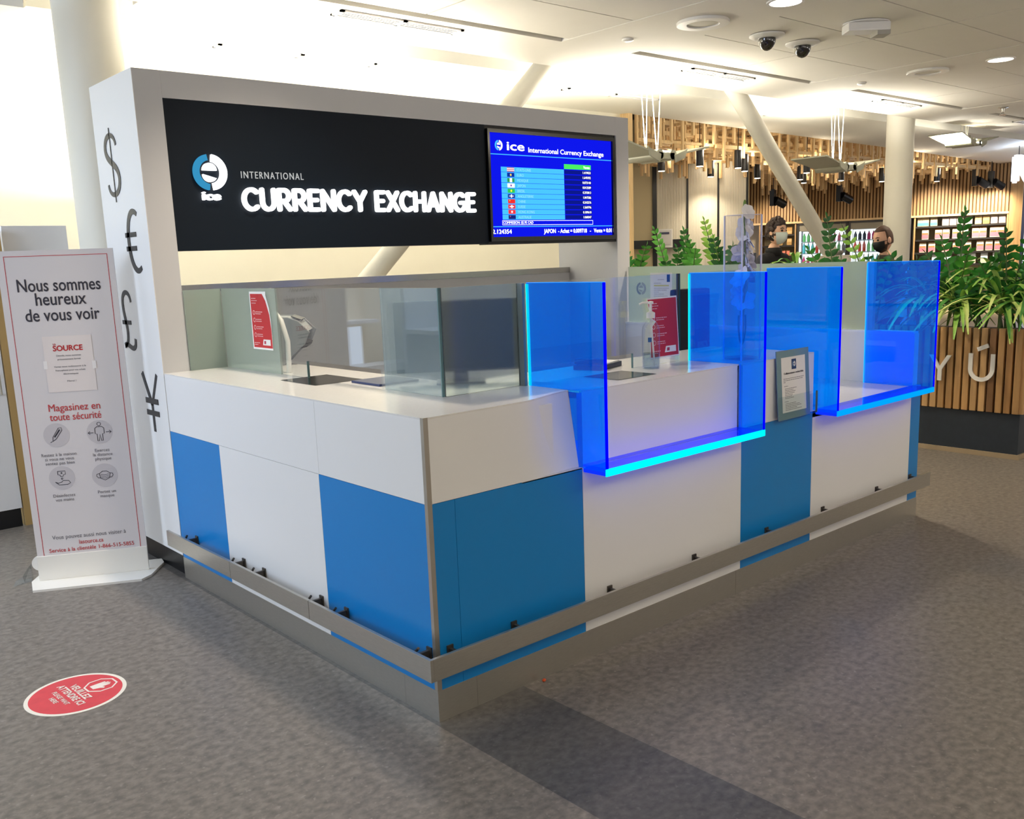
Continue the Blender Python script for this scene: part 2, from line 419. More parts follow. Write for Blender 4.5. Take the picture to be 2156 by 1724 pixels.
bx('wall_back', M_PLASTER, -9, 7.62, 6.0, 6.12, 0, 3.37, kind='structure')
bx('wall_left', M_PLASTER, -6.1, -6.0, -2, 6.0, 0, 3.2, kind='structure')

# columns and raking struts
MB().cyl((0.40, 3.92, 0), (0.40, 3.92, 4.04), 0.195, n=48).build('column', M_COLUMN, smooth=True, label='round pale column standing behind the tall sign frame, at its left end', cat='column')
MB().cyl((10.92, 3.92, 0), (10.92, 3.92, 4.04), 0.178, n=48).build('column', M_COLUMN, smooth=True, label='round pale column standing between the black-masked person and the snack shelves', cat='column')
MB().cyl((0.866, 3.92, 0.1), (5.16, 3.92, 4.02), 0.082, n=40).build('raking_strut', M_COLUMN, smooth=True, label='slanted round strut leaning right, seen above and below the sign board', cat='strut')
MB().cyl((10.92, 3.92, 0.02), (6.31, 3.92, 4.02), 0.096, n=40).build('raking_strut', M_COLUMN, smooth=True, label='slanted round strut leaning left in front of the drinks fridges', cat='strut')

# ------------------------------------------------------------------ ceiling fittings
def slot_vent(name, x0, x1, y0, y1, z, label, group=None):
    t = thing(name, ((x0 + x1) / 2, (y0 + y1) / 2, z), label, 'air vent', group)
    fr = MB()
    for a, c, d, e in ((x0, x1, y0, y0 + 0.022), (x0, x1, y1 - 0.022, y1), (x0, x0 + 0.03, y0, y1), (x1 - 0.03, x1, y0, y1), ((x0 + x1) / 2 - 0.02, (x0 + x1) / 2 + 0.02, y0, y1)):
        fr.box(a, c, d, e, z - 0.012, z - 0.001)
    fr.build('vent_frame', M_WHITEPLASTIC, t)
    sl = MB(); sl.box(x0 + 0.03, x1 - 0.03, y0 + 0.022, y1 - 0.022, z - 0.004, z - 0.001); sl.build('vent_slot', M_DARKMETAL, t)
    lv = MB()
    for k in range(2): 
        yy = y0 + (y1 - y0) * (0.4 + 0.25 * k); lv.box(x0 + 0.03, x1 - 0.03, yy - 0.006, yy + 0.006, z - 0.010, z - 0.003)
    lv.build('louvre', M_WHITEPLASTIC, t)
slot_vent('slot_vent', 1.74, 2.76, 3.10, 3.24, Z, 'slotted ceiling vent glowing in the uplight above the sign frame')
slot_vent('slot_vent', 5.39, 6.36, 3.10, 3.24, Z, 'slotted ceiling vent above the left hanging winged lamp, near the slanted strut')
slot_vent('slot_vent', 8.85, 9.80, 3.10, 3.24, Z, 'slotted ceiling vent just left of the round column on the right')
slot_vent('slot_vent', 12.6, 13.5, 2.95, 3.15, Z, 'slotted ceiling vent at the right edge, beyond the round column')
slot_vent('linear_vent', 1.65, 3.10, 4.74, 4.86, 3.284, 'thin twin-slot vent in the bright rear soffit above the sign')
slot_vent('linear_vent', 5.45, 6.90, 4.74, 4.86, 3.284, 'thin twin-slot vent in the rear soffit beside the pale pine post')
slot_vent('linear_vent', 9.10, 10.40, 4.74, 4.86, 3.276, 'thin twin-slot vent in the rear soffit right of the slanted strut')
def downlight(x, y, label):
    t = thing('downlight', (x, y, Z), label, 'downlight')
    f = Frame((x, y, Z), (1, 0, 0), (0, -1, 0))
    MB().ring(circ(0, 0, 0.125), circ(0, 0, 0.105), f, 0.0, 0.010).build('rim', M_WHITEPLASTIC, t)
    MB().prism(circ(0, 0, 0.105), f, 0.001, 0.004).build('lens', emis('downlight_glow', '#FFF4E0', 9), t)
downlight(4.11, 1.33, 'lit round downlight cut by the top edge of the picture')
downlight(7.63, 1.34, 'lit round downlight farther back, right of the ceiling cameras')
def speaker(x, y, label):
    t = thing('ceiling_speaker', (x, y, Z), label, 'ceiling speaker')
    f = Frame((x, y, Z), (1, 0, 0), (0, -1, 0))
    MB().ring(circ(0, 0, 0.19), circ(0, 0, 0.115), f, 0, 0.022).build('rim', M_WHITEPLASTIC, t, bevel=0.003, seg=1)
    MB().lathe([(0.115, 0.004), (0.11, 0.012), (0.0, 0.016)], (x, y, Z), 32, (0, 0, -1)).build('grille', mat('speaker_grille', '#D2CDC0', 0.6), t, smooth=True)
speaker(4.08, 1.99, 'round ceiling speaker nearer the camera, left of the two dome cameras')
speaker(7.58, 1.99, 'smaller-looking round ceiling speaker farther back on the right')
for x, y, lb in ((4.87, 1.98, 'left of two ceiling dome cameras'), (5.37, 1.98, 'right of two ceiling dome cameras')):
    t = thing('dome_camera', (x, y, Z), lb + ', with dark glossy bubble', 'security camera')
    MB().lathe([(0.135, 0.0), (0.135, 0.010), (0.115, 0.022), (0.085, 0.026), (0.0, 0.028)], (x, y, Z), 36, (0, 0, -1)).build('trim_ring', M_WHITEPLASTIC, t, smooth=True)
    MB().lathe([(0.068 * math.cos(a), 0.026 + 0.09 * math.sin(a)) for a in [k * math.pi / 18 for k in range(10)]], (x, y, Z), 32, (0, 0, -1)).build('dome', mat('smoked_dome', '#120C0C', 0.06, coat=1), t, smooth=True)
t = thing('access_point', (5.18, 1.33, Z), 'white box-shaped wireless unit hanging under the ceiling panels', 'wireless unit')
f = Frame((5.18, 1.33, Z), (0.75, -0.66, 0), (0.66, 0.75, 0))
MB().prism(circ(0, 0, 0.17, n=36, ry=0.13), Frame((5.18, 1.33, Z), (0.75, -0.66, 0), (-0.66, -0.75, 0)), 0, 0.008).build('mounting_plate', M_WHITEPLASTIC, t)
MB().box(-0.155, 0.155, -0.08, 0.08, -0.07, -0.008, f).build('housing', M_WHITEPLASTIC, t, bevel=0.012)
MB().box(0.06, 0.16, -0.07, 0.07, -0.10, -0.06, f).build('antenna_cover', mat('grey_cover', '#A9A59B', 0.5), t, bevel=0.01)
for x, y, lb in ((4.02, 2.66, 'small round ceiling sensor left of the recessed panels, above the sign end'), (7.60, 2.68, 'small round ceiling sensor farther back near the right column')):
    MB().lathe([(0.045, 0), (0.045, 0.012), (0.03, 0.02), (0, 0.021)], (x, y, Z), 20, (0, 0, -1)).build('ceiling_sensor', M_WHITEPLASTIC, smooth=True, label=lb, cat='sensor', origin=(x, y, Z))
t = thing('sprinkler', (10.95, 2.62, Z), 'small chrome sprinkler head hanging from the ceiling at right', 'sprinkler')
MB().lathe([(0.06, 0), (0.06, 0.01), (0.025, 0.02), (0.018, 0.06), (0, 0.062)], (10.95, 2.62, Z), 20, (0, 0, -1)).build('body', M_STEEL, t, smooth=True)
MB().lathe([(0.035, 0.09), (0.035, 0.096), (0, 0.097)], (10.95, 2.62, Z), 16, (0, 0, -1)).build('deflector', M_STEEL, t)
b = MB(); b.tube([(10.93, 2.62, Z - 0.06), (10.92, 2.62, Z - 0.08), (10.945, 2.62, Z - 0.092)], 0.004, 6); b.tube([(10.97, 2.62, Z - 0.06), (10.98, 2.62, Z - 0.08), (10.955, 2.62, Z - 0.092)], 0.004, 6); b.build('bracket', M_STEEL, t)

def pendant(x, y, z, zc, label, size=1.0):
    """winged uplight hung on two V pairs of rods: hub with two tilted reflector wings"""
    t = thing('winged_pendant', (x, y, z), label, 'hanging lamp', 'winged uplights along the ceiling edge')
    for k, (dx, dt) in enumerate(((-0.085, -0.055), (-0.07, 0.022), (0.085, -0.07), (0.10, 0.05))):
        MB().tube([(x + dx + dt * 2.1, y, zc), (x + dx, y, z + 0.05)], 0.0045, 8).build('rod', mat('rod_white', '#E6E2D6', 0.5), t)
    g = mat('pendant_grey', '#A7A695', 0.45, 0.3)
    MB().cyl((x - 0.10, y - 0.20, z), (x - 0.10, y + 0.20, z), 0.05, n=24).cyl((x + 0.10, y - 0.20, z), (x + 0.10, y + 0.20, z), 0.05, n=24).box(x - 0.12, x + 0.12, y - 0.2, y + 0.2, z - 0.04, z + 0.02).build('hub', g, t, smooth=True)
    for s, nm in ((-1, 'wing'), (1, 'wing')):
        f = Frame((x + s * 0.12, y, z), (s * math.cos(R(11)), 0, math.sin(R(11))), (0, 1, 0))
        p = [(0, -0.20), (0.50 * size, -0.24), (0.50 * size, 0.24), (0, 0.20)]
        if s < 0: p = p[::-1]
        MB().prism(p, f, -0.008, 0.008).build(nm, g, t)
        MB().prism([(0, 0.0), (0.16, 0.05), (0.20, 0.07), (0.16, -0.02), (0.02, -0.07)], Frame((x + s * 0.10, y - 0.21, z), (s, 0, 0), (0, 0, 1)), -0.006, 0.006).build('wing_bracket', g, t)
    MB().box(x - 0.08, x + 0.08, y - 0.16, y + 0.16, z + 0.03, z + 0.045).build('lamp_panel', emis('uplight_glow', '#FFF3D0', 6), t)
    return t
pendant(2.05, 3.76, 2.47, 3.9, 'hanging winged lamp behind the sign frame, only its rods show above', 1)
pendant(5.58, 3.76, 2.50, 3.9, 'hanging grey winged lamp beside the pine post, just right of the sign', 1)
pendant(9.02, 3.76, 2.51, 3.9, 'hanging grey winged lamp between slanted strut and round column')
pendant(12.5, 3.76, 2.97, 3.9, 'hanging winged lamp on short rods, right of the round column')

# ------------------------------------------------------------------ exchange counter
K = thing('exchange_counter', (1.7, 1.0, 0), 'L-shaped currency exchange counter with blue and white front panels', 'counter')
H2 = 0.776; H1 = 1.07; PL = 0.114
b = MB()
b.box(0.02, 0.60, 0.02, 2.2, 0.0, H1 - 0.03); b.box(0.02, 0.735, 0.10, 0.60, 0.0, H1 - 0.03); b.box(0.735, 2.345, 0.04, 0.60, 0.0, H1 - 0.03)
b.box(2.30, 3.44, 0.022, 0.75, 0.0, H2 - 0.03); b.box(0.60, 3.44, 0.5, 0.62, 0, 0.6)
b.build('carcass', M_WHITE, K)
def fp(nm, m, x0, x1, z0, z1): return bx(nm, m, x0, x1, 0.0, 0.022, z0, z1, K)
G = 0.0015
fp('front_panel', M_BLUE, 0.012, 0.113 - G, PL, H2); fp('front_panel', M_BLUE, 0.113, 0.731 - G, PL, H2)
fp('front_panel', M_WHITE, 0.731, 1.758 - G, PL, H2); fp('front_panel', M_BLUE, 1.758, 2.351 - G, PL, H2)
fp('front_panel', M_WHITE, 2.351, 3.383 - G, PL, H2); fp('front_panel', M_BLUE, 3.383, 3.493, PL, H2)
def lp(m, y0, y1, z0, z1): return bx('side_panel', m, 0.0, 0.022, y0, y1, z0, z1, K)
lp(M_BLUE, 0.012, 0.716 - G, PL, H2); lp(M_WHITE, 0.716, 1.624 - G, PL, H2); lp(M_BLUE, 1.624, 2.199, PL, H2)
lp(M_WHITE, 0.012, 0.712 - G, H2 + G, H1 - 0.006); lp(M_WHITE, 0.712, 2.199, H2 + G, H1 - 0.006)
# upper white panel of the corner: flat, then dished back towards the first teller bay
def dish(x, z):
    t = max(0.0, (x - 0.42) / 0.314); t = t * t * (3 - 2 * t) if t < 1 else 1
    return t * (0.022 + (z - H2) / (H1 - H2) * 0.050)
rows = []
for j in range(9):
    z = H2 + G + (H1 - 0.006 - H2 - G) * j / 8
    rows.append([(x, dish(x, z), z) for x in [0.012, 0.42] + [0.42 + 0.314 * i / 10 for i in range(1, 11)]])
b = MB(); b.grid(rows); b.grid([[(p[0], p[1] + 0.02, p[2]) for p in r] for r in rows]); b.build('upper_panel', M_WHITE, K, smooth=True)
bx('ledge_strip', M_WHITE, 0.42, 0.731, 0.0, 0.09, H2 - 0.004, H2 + 0.001, K)
bx('teller_front', M_WHITE, 0.748, 1.742, 0.013, 0.04, H2, H1 - 0.006, K)
bx('upper_panel', M_WHITE, 1.762, 2.351, 0.0, 0.022, H2 + G, H1 - 0.006, K)
bx('return_panel', M_WHITE, 2.332, 2.351, 0.022, 0.62, H2, H1 - 0.006, K)
# white worktops
b = MB()
b.box(0.0, 0.62, 0.33, 2.2, H1 - 0.006, H1); b.box(0.0, 0.42, 0.0, 0.33, H1 - 0.006, H1)
b.prism([(0.42, 0.0)] + [(0.42 + 0.314 * i / 10, dish(0.42 + 0.314 * i / 10, H1)) for i in range(1, 11)] + [(0.734, 0.33), (0.42, 0.33)], Frame((0, 0, H1 - 0.006), (1, 0, 0), (0, 1, 0)), 0, 0.006)
b.box(0.62, 0.734, 0.33, 0.62, H1 - 0.006, H1); b.box(0.734, 1.758, 0.013, 0.62, H1 - 0.006, H1); b.box(1.758, 2.351, 0.0, 0.62, H1 - 0.006, H1)
b.build('worktop', M_WHITE2, K)
bx('low_worktop', M_WHITE2, 2.351, 3.44, 0.0, 0.75, H2 - 0.03, H2 + 0.002, K)
b = MB(); b.box(3.44, 3.493, 0.024, 2.2, 0.13, H1); b.build('end_wall', M_WHITE, K)
bx('end_wall_cap', mat('bright_cap', '#F4F4F6', 0.25), 3.436, 3.497, 0.03, 2.2, H1, H1 + 0.012, K)
bx('writing_desk', M_WHITE, 0.60, 1.05, 0.62, 2.1, 0.70, 0.74, K)
# plinth, corner trim
b = MB(); b.box(-0.002, 0.03, 0.20, 2.2, 0.0, PL); b.build('plinth', M_STEEL, K)
b = MB(); b.box(-0.002, 0.03, -0.002, 0.199, 0, PL); b.box(0.03, 0.17, -0.002, 0.03, 0, PL); b.build('plinth_corner', M_STEEL, K)
b = MB(); b.box(0.171, 1.72, -0.002, 0.03, 0, PL); b.build('plinth', M_STEEL, K)
bx('plinth', M_STEEL, 1.722, 3.497, -0.002, 0.03, 0, PL, K); bx('plinth', M_STEEL, 3.45, 3.497, 0.03, 2.2, 0, PL, K)
b = MB(); b.box(-0.003, 0.016, -0.003, 0.0, PL, H1 + 0.001); b.box(-0.003, 0.0, 0.0, 0.014, PL, H1 + 0.001); b.build('corner_trim', M_ALU, K)
# bumper rail on brackets
for nm, a in (('bumper_rail', (-0.087, -0.074, 1.436, 2.166)), ('bumper_rail', (-0.087, -0.074, 0.722, 1.433)), ('bumper_rail', (-0.087, -0.074, -0.087, 0.719))):
    bx(nm, M_STEEL, a[0], a[1], a[2], a[3], 0.202, 0.281, K, bevel=0.0015)
bx('bumper_rail', M_STEEL, -0.074, 3.475, -0.087, -0.074, 0.202, 0.281, K, bevel=0.0015)
for x in (0.059, 0.354, 0.868, 1.411, 1.964, 2.464, 3.016, 3.40):
    b = MB(); b.box(x - 0.013, x + 0.013, -0.074, -0.068, 0.222, 0.262); b.box(x - 0.013, x + 0.013, -0.006, 0.0, 0.222, 0.268); b.box(x - 0.006, x + 0.006, -0.066, -0.006, 0.228, 0.258); b.cyl((x - 0.012, -0.055, 0.262), (x + 0.012, -0.055, 0.262), 0.005, n=8); b.build('rail_bracket', mat('bracket_metal', '#55504A', 0.4, 0.5), K)
for y in (1.992, 1.465, 1.265, 0.765, 0.575, 0.035):
    b = MB(); b.box(-0.074, -0.068, y - 0.013, y + 0.013, 0.222, 0.262); b.box(-0.006, 0.0, y - 0.013, y + 0.013, 0.222, 0.268); b.box(-0.066, -0.006, y - 0.006, y + 0.006, 0.228, 0.258); b.cyl((-0.055, y - 0.012, 0.283), (-0.055, y + 0.012, 0.262), 0.005, n=8); b.build('rail_bracket', mat('bracket_metal', '#55504A', 0.4, 0.5), K)
# sunken coin trays under the pass-through gaps
def coin_tray(x0, x1, y0, y1):
    b = MB(); n = 6; rows = []
    for i in range(n + 1):
        rows.append([(x0 + (x1 - x0) * j / n, y0 + (y1 - y0) * i / n, H1 + 0.0015 - 0.0008 * math.sin(math.pi * i / n) * math.sin(math.pi * j / n)) for j in range(n + 1)])
    b.grid(rows); b.build('coin_tray', mat('tray_steel', '#55534E', 0.12, 0.85), K, smooth=True)
coin_tray(0.215, 0.455, 1.075, 1.39); coin_tray(1.05, 1.29, 0.10, 0.30)

# ------------------------------------------------------------------ counter glass
def pane(name, m, x0, x1, y0, y1, z0, z1, label, edge=None, cat='glass screen', group=None):
    t = thing(name, ((x0 + x1) / 2, (y0 + y1) / 2, z0), label, cat, group)
    bx('pane', m, x0, x1, y0, y1, z0, z1, t)
    return t
ZG = 1.475
pane('glass_screen', M_GFROST, 0.136, 0.331, 2.19, 2.198, H1 + 0.0005, ZG, 'short green frosted glass pane against the left leg of the sign frame')
t = thing('glass_screen', (0.336, 1.3, H1), 'long glass screen on the left counter, clear in the middle, with red poster stuck on', 'glass screen')
bx('frosted_pane', M_GFROST, 0.332, 0.341, 1.60, 2.185, H1 + 0.0005, ZG, t)
f = Frame((0.341, 1.60, 0), (0, -1, 0), (0, 0, 1))
MB().prism([(0, H1 + 0.0005), (0.255, H1 + 0.0005), (0.255, 1.148), (0.86, 1.148), (0.86, H1 + 0.0005), (0.885, H1 + 0.0005), (0.885, ZG), (0, ZG)], f, 0.0, 0.009).build('clear_pane', M_CLEAR, t)
bx('frosted_pane', M_LFROST, 0.332, 0.341, 0.335, 0.715, H1 + 0.0005, ZG, t)
bx('pane_edge', M_EDGEGLASS, 0.331, 0.342, 1.3425, 1.3455, H1 + 0.0005, 1.148, t)
bx('pane_edge', M_EDGEGLASS, 0.331, 0.342, 0.330, 0.335, H1 + 0.0005, ZG, t)
t = pane('glass_screen', M_SFROST, 0.342, 0.715, 0.322, 0.331, H1 + 0.0005, ZG, 'strongly frosted glass at the counter corner with dark monitor behind')
bx('edge_channel', mat('channel_grey', '#7C8388', 0.4, 0.5), 0.716, 0.730, 0.295, 0.331, H1 + 0.0005, ZG, t)
t = thing('glass_screen', (1.25, 0.32, H1), 'clear glass screen of the first teller bay, between two blue acrylic sides', 'glass screen')
f = Frame((0.75, 0.331, 0), (1, 0, 0), (0, 0, 1))
MB().prism([(0, H1 + 0.0005), (0.03, H1 + 0.0005), (0.03, 1.136), (0.643, 1.136), (0.643, H1 + 0.0005), (0.97, H1 + 0.0005), (0.97, ZG), (0, ZG)], f, 0.0, 0.009).build('clear_pane', M_CLEAR, t)
bx('pane_edge', M_EDGEGLASS, 1.3905, 1.393, 0.322, 0.331, H1 + 0.0005, 1.136, t)
bx('edge_channel', M_DARKMETAL, 1.712, 1.720, 0.318, 0.334, 1.12, ZG, t)
t = thing('glass_screen', (3.465, 1.25, H1), 'green frosted glass wall on the right end wall, in front of the plants', 'glass screen')
bx('frosted_pane', glass('end_frosted_glass', (0.78, 0.88, 0.82), frost=0.80, frost_rough=0.4, frost_col=(0.74, 0.83, 0.76), grough=0.08), 3.46, 3.47, 0.315, 2.185, H1 + 0.0125, ZG + 0.005, t)
bx('end_channel', M_STEEL, 3.452, 3.478, 0.285, 0.314, H1 + 0.0125, ZG + 0.005, t)
pane('glass_screen', M_CLEAR, 1.82, 2.33, 0.325, 0.333, H1 + 0.0005, ZG, 'clear glass pane on the counter behind the flower vase')

def tray(x0, x1, label, low):
    """U of edge-lit blue acrylic: two side sheets and a shelf"""
    t = thing('acrylic_teller_surround', ((x0 + x1) / 2, 0.0, H2), label, 'teller surround')
    yb, yf, zt, zb, th = 0.289, -0.118, ZG, 0.774, 0.014
    f0 = Frame((0, 0, 0), (0, 1, 0), (0, 0, 1))     # x of frame = world y, normal = world +x
    base = H2 + 0.004 if low else H1 + 0.001
    for k, x in enumerate((x0, x1 - th)):
        f = Frame((x, 0, 0), (0, 1, 0), (0, 0, 1))
        stepy = 0.070 if (k == 0 and not low) else 0.008
        p = [(yf, zb), (yb if low else stepy, zb), (yb, base), (yb, zt), (yf, zt)] if low else [(yf, zb), (stepy - 0.046 if k == 0 else stepy, zb), (stepy, base), (yb, base), (yb, zt), (yf, zt)]
        if low: p = [(yf, zb), (-0.004, zb), (-0.004, base), (yb, base), (yb, zt), (yf, zt)]
        s = MB().prism(p, f, 0, th).build('side_sheet', M_ACR, t)
        MB().box(x, x + th, yf - 0.003, yf, zb, zt).build('front_edge', M_ACREDGE, s)
        MB().box(x, x + th, yf, yb, zt, zt + 0.002).build('top_edge', emis('edge_lit_top', '#2C8CFF', 0.9), s)
        if not (low and k == 0):
            MB().box(x + 0.002, x + th - 0.002, yb, yb + 0.006, base, zt - 0.004).build('light_strip', M_STRIP if not low else emis('soft_blue_strip', '#1E9BFF', 1.0), s)
    sh = MB().box(x0 + th, x1 - th, yf, -0.001 if low else 0.012, zb, zb + 0.012).build('shelf', M_ACRSHELF, t)
    MB().box(x0, x1, yf - 0.004, yf, zb - 0.016, zb + 0.012).build('light_strip', M_STRIP if not low else emis('low_cyan_strip', '#00A4FF', 0.62), sh)
    MB().box(x0, x1, yf, -0.004, zb - 0.014, zb - 0.001).build('shelf_edge', emis('edge_lit_under', '#0A2CFF', 0.75), sh)
    return t
tray(0.734, 1.762, 'glowing blue acrylic surround of the nearer teller bay, standing on the high counter', False)
tray(2.372, 3.396, 'glowing blue acrylic surround of the farther, lower teller bay beside the wooden planter', True)
# ------------------------------------------------------------------ tall sign frame behind the counter
T = thing('portal_sign', (1.75, 2.5, 0), 'tall grey-white portal frame with black sign board and currency symbols on its side', 'sign')
L0 = 2.2; D0 = 2.806; WX = 3.493
b = MB(); b.box(0.0, 0.134, L0, D0, 0.12, 2.522); b.build('left_leg', M_SHADED, T)
bx('left_skin', M_WHITE, -0.003, 0.0, L0, D0, 0.12, 2.522, T)
bx('leg_base', M_BLACK, 0.02, 0.12, L0 + 0.02, D0 - 0.02, 0, 0.12, T)
bx('right_leg', M_SHADED, 3.363, WX, L0, D0, 0.0, 2.522, T)
bx('header', M_SHADED, 0.1345, 3.3625, L0, D0, 2.396, 2.522, T)
b = MB(); b.box(0.1345, 3.3625, 2.70, 2.76, 0.0, 1.452); b.build('rear_panel', M_SHADED, T)
bx('rear_cap', mat('cap_metal', '#B5B2AE', 0.18, 0.9), 0.1345, 3.3625, 2.69, 2.77, 1.452, 1.492, T)
SB = bx('sign_board', M_NAVY, 0.136, 2.158, L0 + 0.004, L0 + 0.10, 1.669, 2.395, T)
bx('screen_surround', M_BLACK, 2.158, 3.362, L0 + 0.012, L0 + 0.10, 1.664, 2.395, T)
fs = Frame((0, L0 + 0.004, 0), (1, 0, 0), (0, 0, 1))
def sub(o_parent):
    return o_parent
text('INTERNATIONAL', 0.034, mat('letter_grey', '#9AA0A6', 0.5, emit='#9AA0A6', es=0.35), SB, fs, 0.507, 2.030, 'L', 0.36, 0.004, name='small_lettering', spacing=1.25)
stroke_word('CURRENCY', fs, 0.500, 1.862, 0.122, 0.755, M_LIT, SB)
stroke_word('EXCHANGE', fs, 1.315, 1.862, 0.122, 0.735, M_LIT, SB)
_EB = emis('lit_blue_emblem', '#2F7FA8', 0.8)
logo(SB, fs, 0.338, 2.053, 0.088, _EB, M_LIT, 0.001, 0.018)
text('ice', 0.040, M_LIT, SB, fs, 0.333, 1.918, 'C', 0.095, 0.018, bold=0.03, name='lit_lettering')
# currency symbols on the white side (read from the left: right is -y)
fl = Frame((-0.003, 0, 0), (0, -1, 0), (0, 0, 1))
def symbol(ch, y, z, h, wd, nm, bold=0.0):
    me = raw_text(ch, bold, 0.5); xs = [v.co.x for v in me.vertices]; ys = [v.co.y for v in me.vertices]
    x0, x1, y0, y1 = min(xs), max(xs), min(ys), max(ys)
    for v in me.vertices:
        v.co = fl.p(-y + ((v.co.x - x0) / (x1 - x0) - 0.5) * wd, z + ((v.co.y - y0) / (y1 - y0) - 0.5) * h, 0.0005 + (v.co.z + 0.5) * 0.003)
    me.materials.append(M_SYMBOL); me.name = nm
    link(nm, me, T)
def bez(p, n=14):
    out = []
    for a, c, d, e in p:
        for i in range(n):
            t = i / n; s = 1 - t
            out.append(tuple(s ** 3 * a[k] + 3 * s * s * t * c[k] + 3 * s * t * t * d[k] + t ** 3 * e[k] for k in (0, 1)))
    out.append(p[-1][3]); return out
def stroke(b, pts, w0, fr, d=0.003, wf=None):
    """flat ribbon of varying width along a 2-D path"""
    n = len(pts); Lf = []; Rt = []
    for i, (x, y) in enumerate(pts):
        ax, ay = pts[max(0, i - 1)]; bx_, by_ = pts[min(n - 1, i + 1)]
        dx, dy = bx_ - ax, by_ - ay; l = math.hypot(dx, dy) or 1
        ww = w0 * (wf(i / (n - 1)) if wf else 1) / 2
        Lf.append((x - dy / l * ww, y + dx / l * ww)); Rt.append((x + dy / l * ww, y - dx / l * ww))
    for i in range(n - 1):
        b.prism([Rt[i], Rt[i + 1], Lf[i + 1], Lf[i]], fr, 0.0005, d)
def sym_frame(y, z, s): 
    f = Frame((-0.003, y, z), (0, -1, 0), (0, 0, 1)); return f, s
taper = lambda t: 0.35 + 1.05 * math.sin(math.pi * min(1, max(0, t))) ** 0.8
# dollar
f = Frame((-0.003, 2.585, 2.112), (0, -1, 0), (0, 0, 1)); b = MB()
P = bez([((0.076, 0.092), (0.066, 0.165), (-0.076, 0.165), (-0.079, 0.082)), ((-0.079, 0.082), (-0.077, 0.01), (0.082, 0.01), (0.082, -0.072)), ((0.082, -0.072), (0.077, -0.165), (-0.082, -0.165), (-0.085, -0.092))])
stroke(b, P, 0.026, f, wf=lambda t: 0.7 + 0.6 * math.sin(math.pi * t)); b.box(-0.005, 0.005, -0.183, 0.183, 0.0005, 0.003, f); b.build('dollar_symbol', M_SYMBOL, T)
# euro
f = Frame((-0.003, 2.415, 1.725), (0, -1, 0), (0, 0, 1)); b = MB()
P = bez([((0.085, 0.130), (0.02, 0.175), (-0.055, 0.12), (-0.055, 0.0)), ((-0.055, 0.0), (-0.055, -0.12), (0.02, -0.175), (0.085, -0.130))])
stroke(b, P, 0.030, f, wf=lambda t: 0.75 + 0.5 * math.sin(math.pi * t)); b.box(-0.095, 0.055, 0.022, 0.046, 0.0005, 0.003, f); b.box(-0.095, 0.045, -0.046, -0.022, 0.0005, 0.003, f); b.build('euro_symbol', M_SYMBOL, T)
# pound
f = Frame((-0.003, 2.62, 1.325), (0, -1, 0), (0, 0, 1)); b = MB()
P = bez([((0.075, 0.095), (0.07, 0.165), (-0.045, 0.165), (-0.045, 0.085)), ((-0.045, 0.085), (-0.045, 0.02), (-0.005, -0.03), (-0.015, -0.075)), ((-0.015, -0.075), (-0.02, -0.12), (-0.05, -0.14), (-0.075, -0.14))])
stroke(b, P, 0.024, f, wf=lambda t: 0.8 + 0.45 * math.sin(math.pi * t))
P = bez([((-0.075, -0.135), (-0.03, -0.115), (0.01, -0.150), (0.05, -0.145)), ((0.05, -0.145), (0.085, -0.14), (0.085, -0.115), (0.088, -0.095))]); stroke(b, P, 0.026, f)
b.box(-0.075, 0.05, -0.022, 0.0, 0.0005, 0.003, f); b.build('pound_symbol', M_SYMBOL, T)
# yen
f = Frame((-0.003, 2.393, 0.905), (0, -1, 0), (0, 0, 1)); b = MB()
stroke(b, [(-0.098, 0.152), (0.0, -0.01)], 0.030, f); stroke(b, [(0.098, 0.152), (0.0, -0.01)], 0.022, f)
b.box(-0.013, 0.013, -0.152, 0.0, 0.0005, 0.003, f); b.box(-0.085, 0.085, -0.005, 0.024, 0.0007, 0.0034, f); b.box(-0.085, 0.085, -0.068, -0.040, 0.0007, 0.0034, f); b.build('yen_symbol', M_SYMBOL, T)

# exchange-rate screen mounted in the surround
TV = thing('rate_screen', (2.745, 2.212, 1.69), 'blue exchange rate screen in black bezel at the right end of the sign', 'screen')
X0, X1, Z0, Z1 = 2.185, 3.312, 1.710, 2.352
bx('display', emis('screen_blue', '#0A12C8', 0.85), X0, X1, L0 + 0.002, L0 + 0.011, Z0, Z1, TV)
b = MB()
fq = Frame((0, L0 + 0.011, 0), (1, 0, 0), (0, 0, 1))
b.ring([(X0 - 0.018, Z0 - 0.028), (X1 + 0.022, Z0 - 0.028), (X1 + 0.022, Z1 + 0.022), (X0 - 0.018, Z1 + 0.022)], [(X0, Z0), (X1, Z0), (X1, Z1), (X0, Z1)], fq, 0.0, 0.026)
b.build('bezel', mat('bezel_black', '#0A0A0C', 0.12, coat=0.5), TV)
fv = Frame((X0, L0 + 0.002, Z0), (1, 0, 0), (0, 0, 1)); SW = X1 - X0; SH = Z1 - Z0
U = lambda u: u * SW
V = lambda v: (1 - v) * SH
E_W = emis('screen_white', '#FFFFFF', 0.95); E_LB = emis('screen_cyan', '#3FA9F0', 0.85); E_DB = emis('screen_dark_blue', '#0A1478', 0.8); E_GR = emis('screen_green', '#3FCB52', 0.85); E_PALE = emis('screen_pale', '#7FC4F4', 0.85)
def sq(m, u0, u1, v0, v1, nm, d=0.0006): MB().box(U(u0), U(u1), V(v1), V(v0), 0.0002, d, fv).build(nm, m, TV)
logo(TV, fv, U(0.075), V(0.115), 0.032, E_LB, E_W, 0.0004, 0.0006)
text('ice', 0.052, E_W, TV, fv, U(0.135), V(0.155), 'L', U(0.135), 0.0006, bold=0.018, name='screen_title')
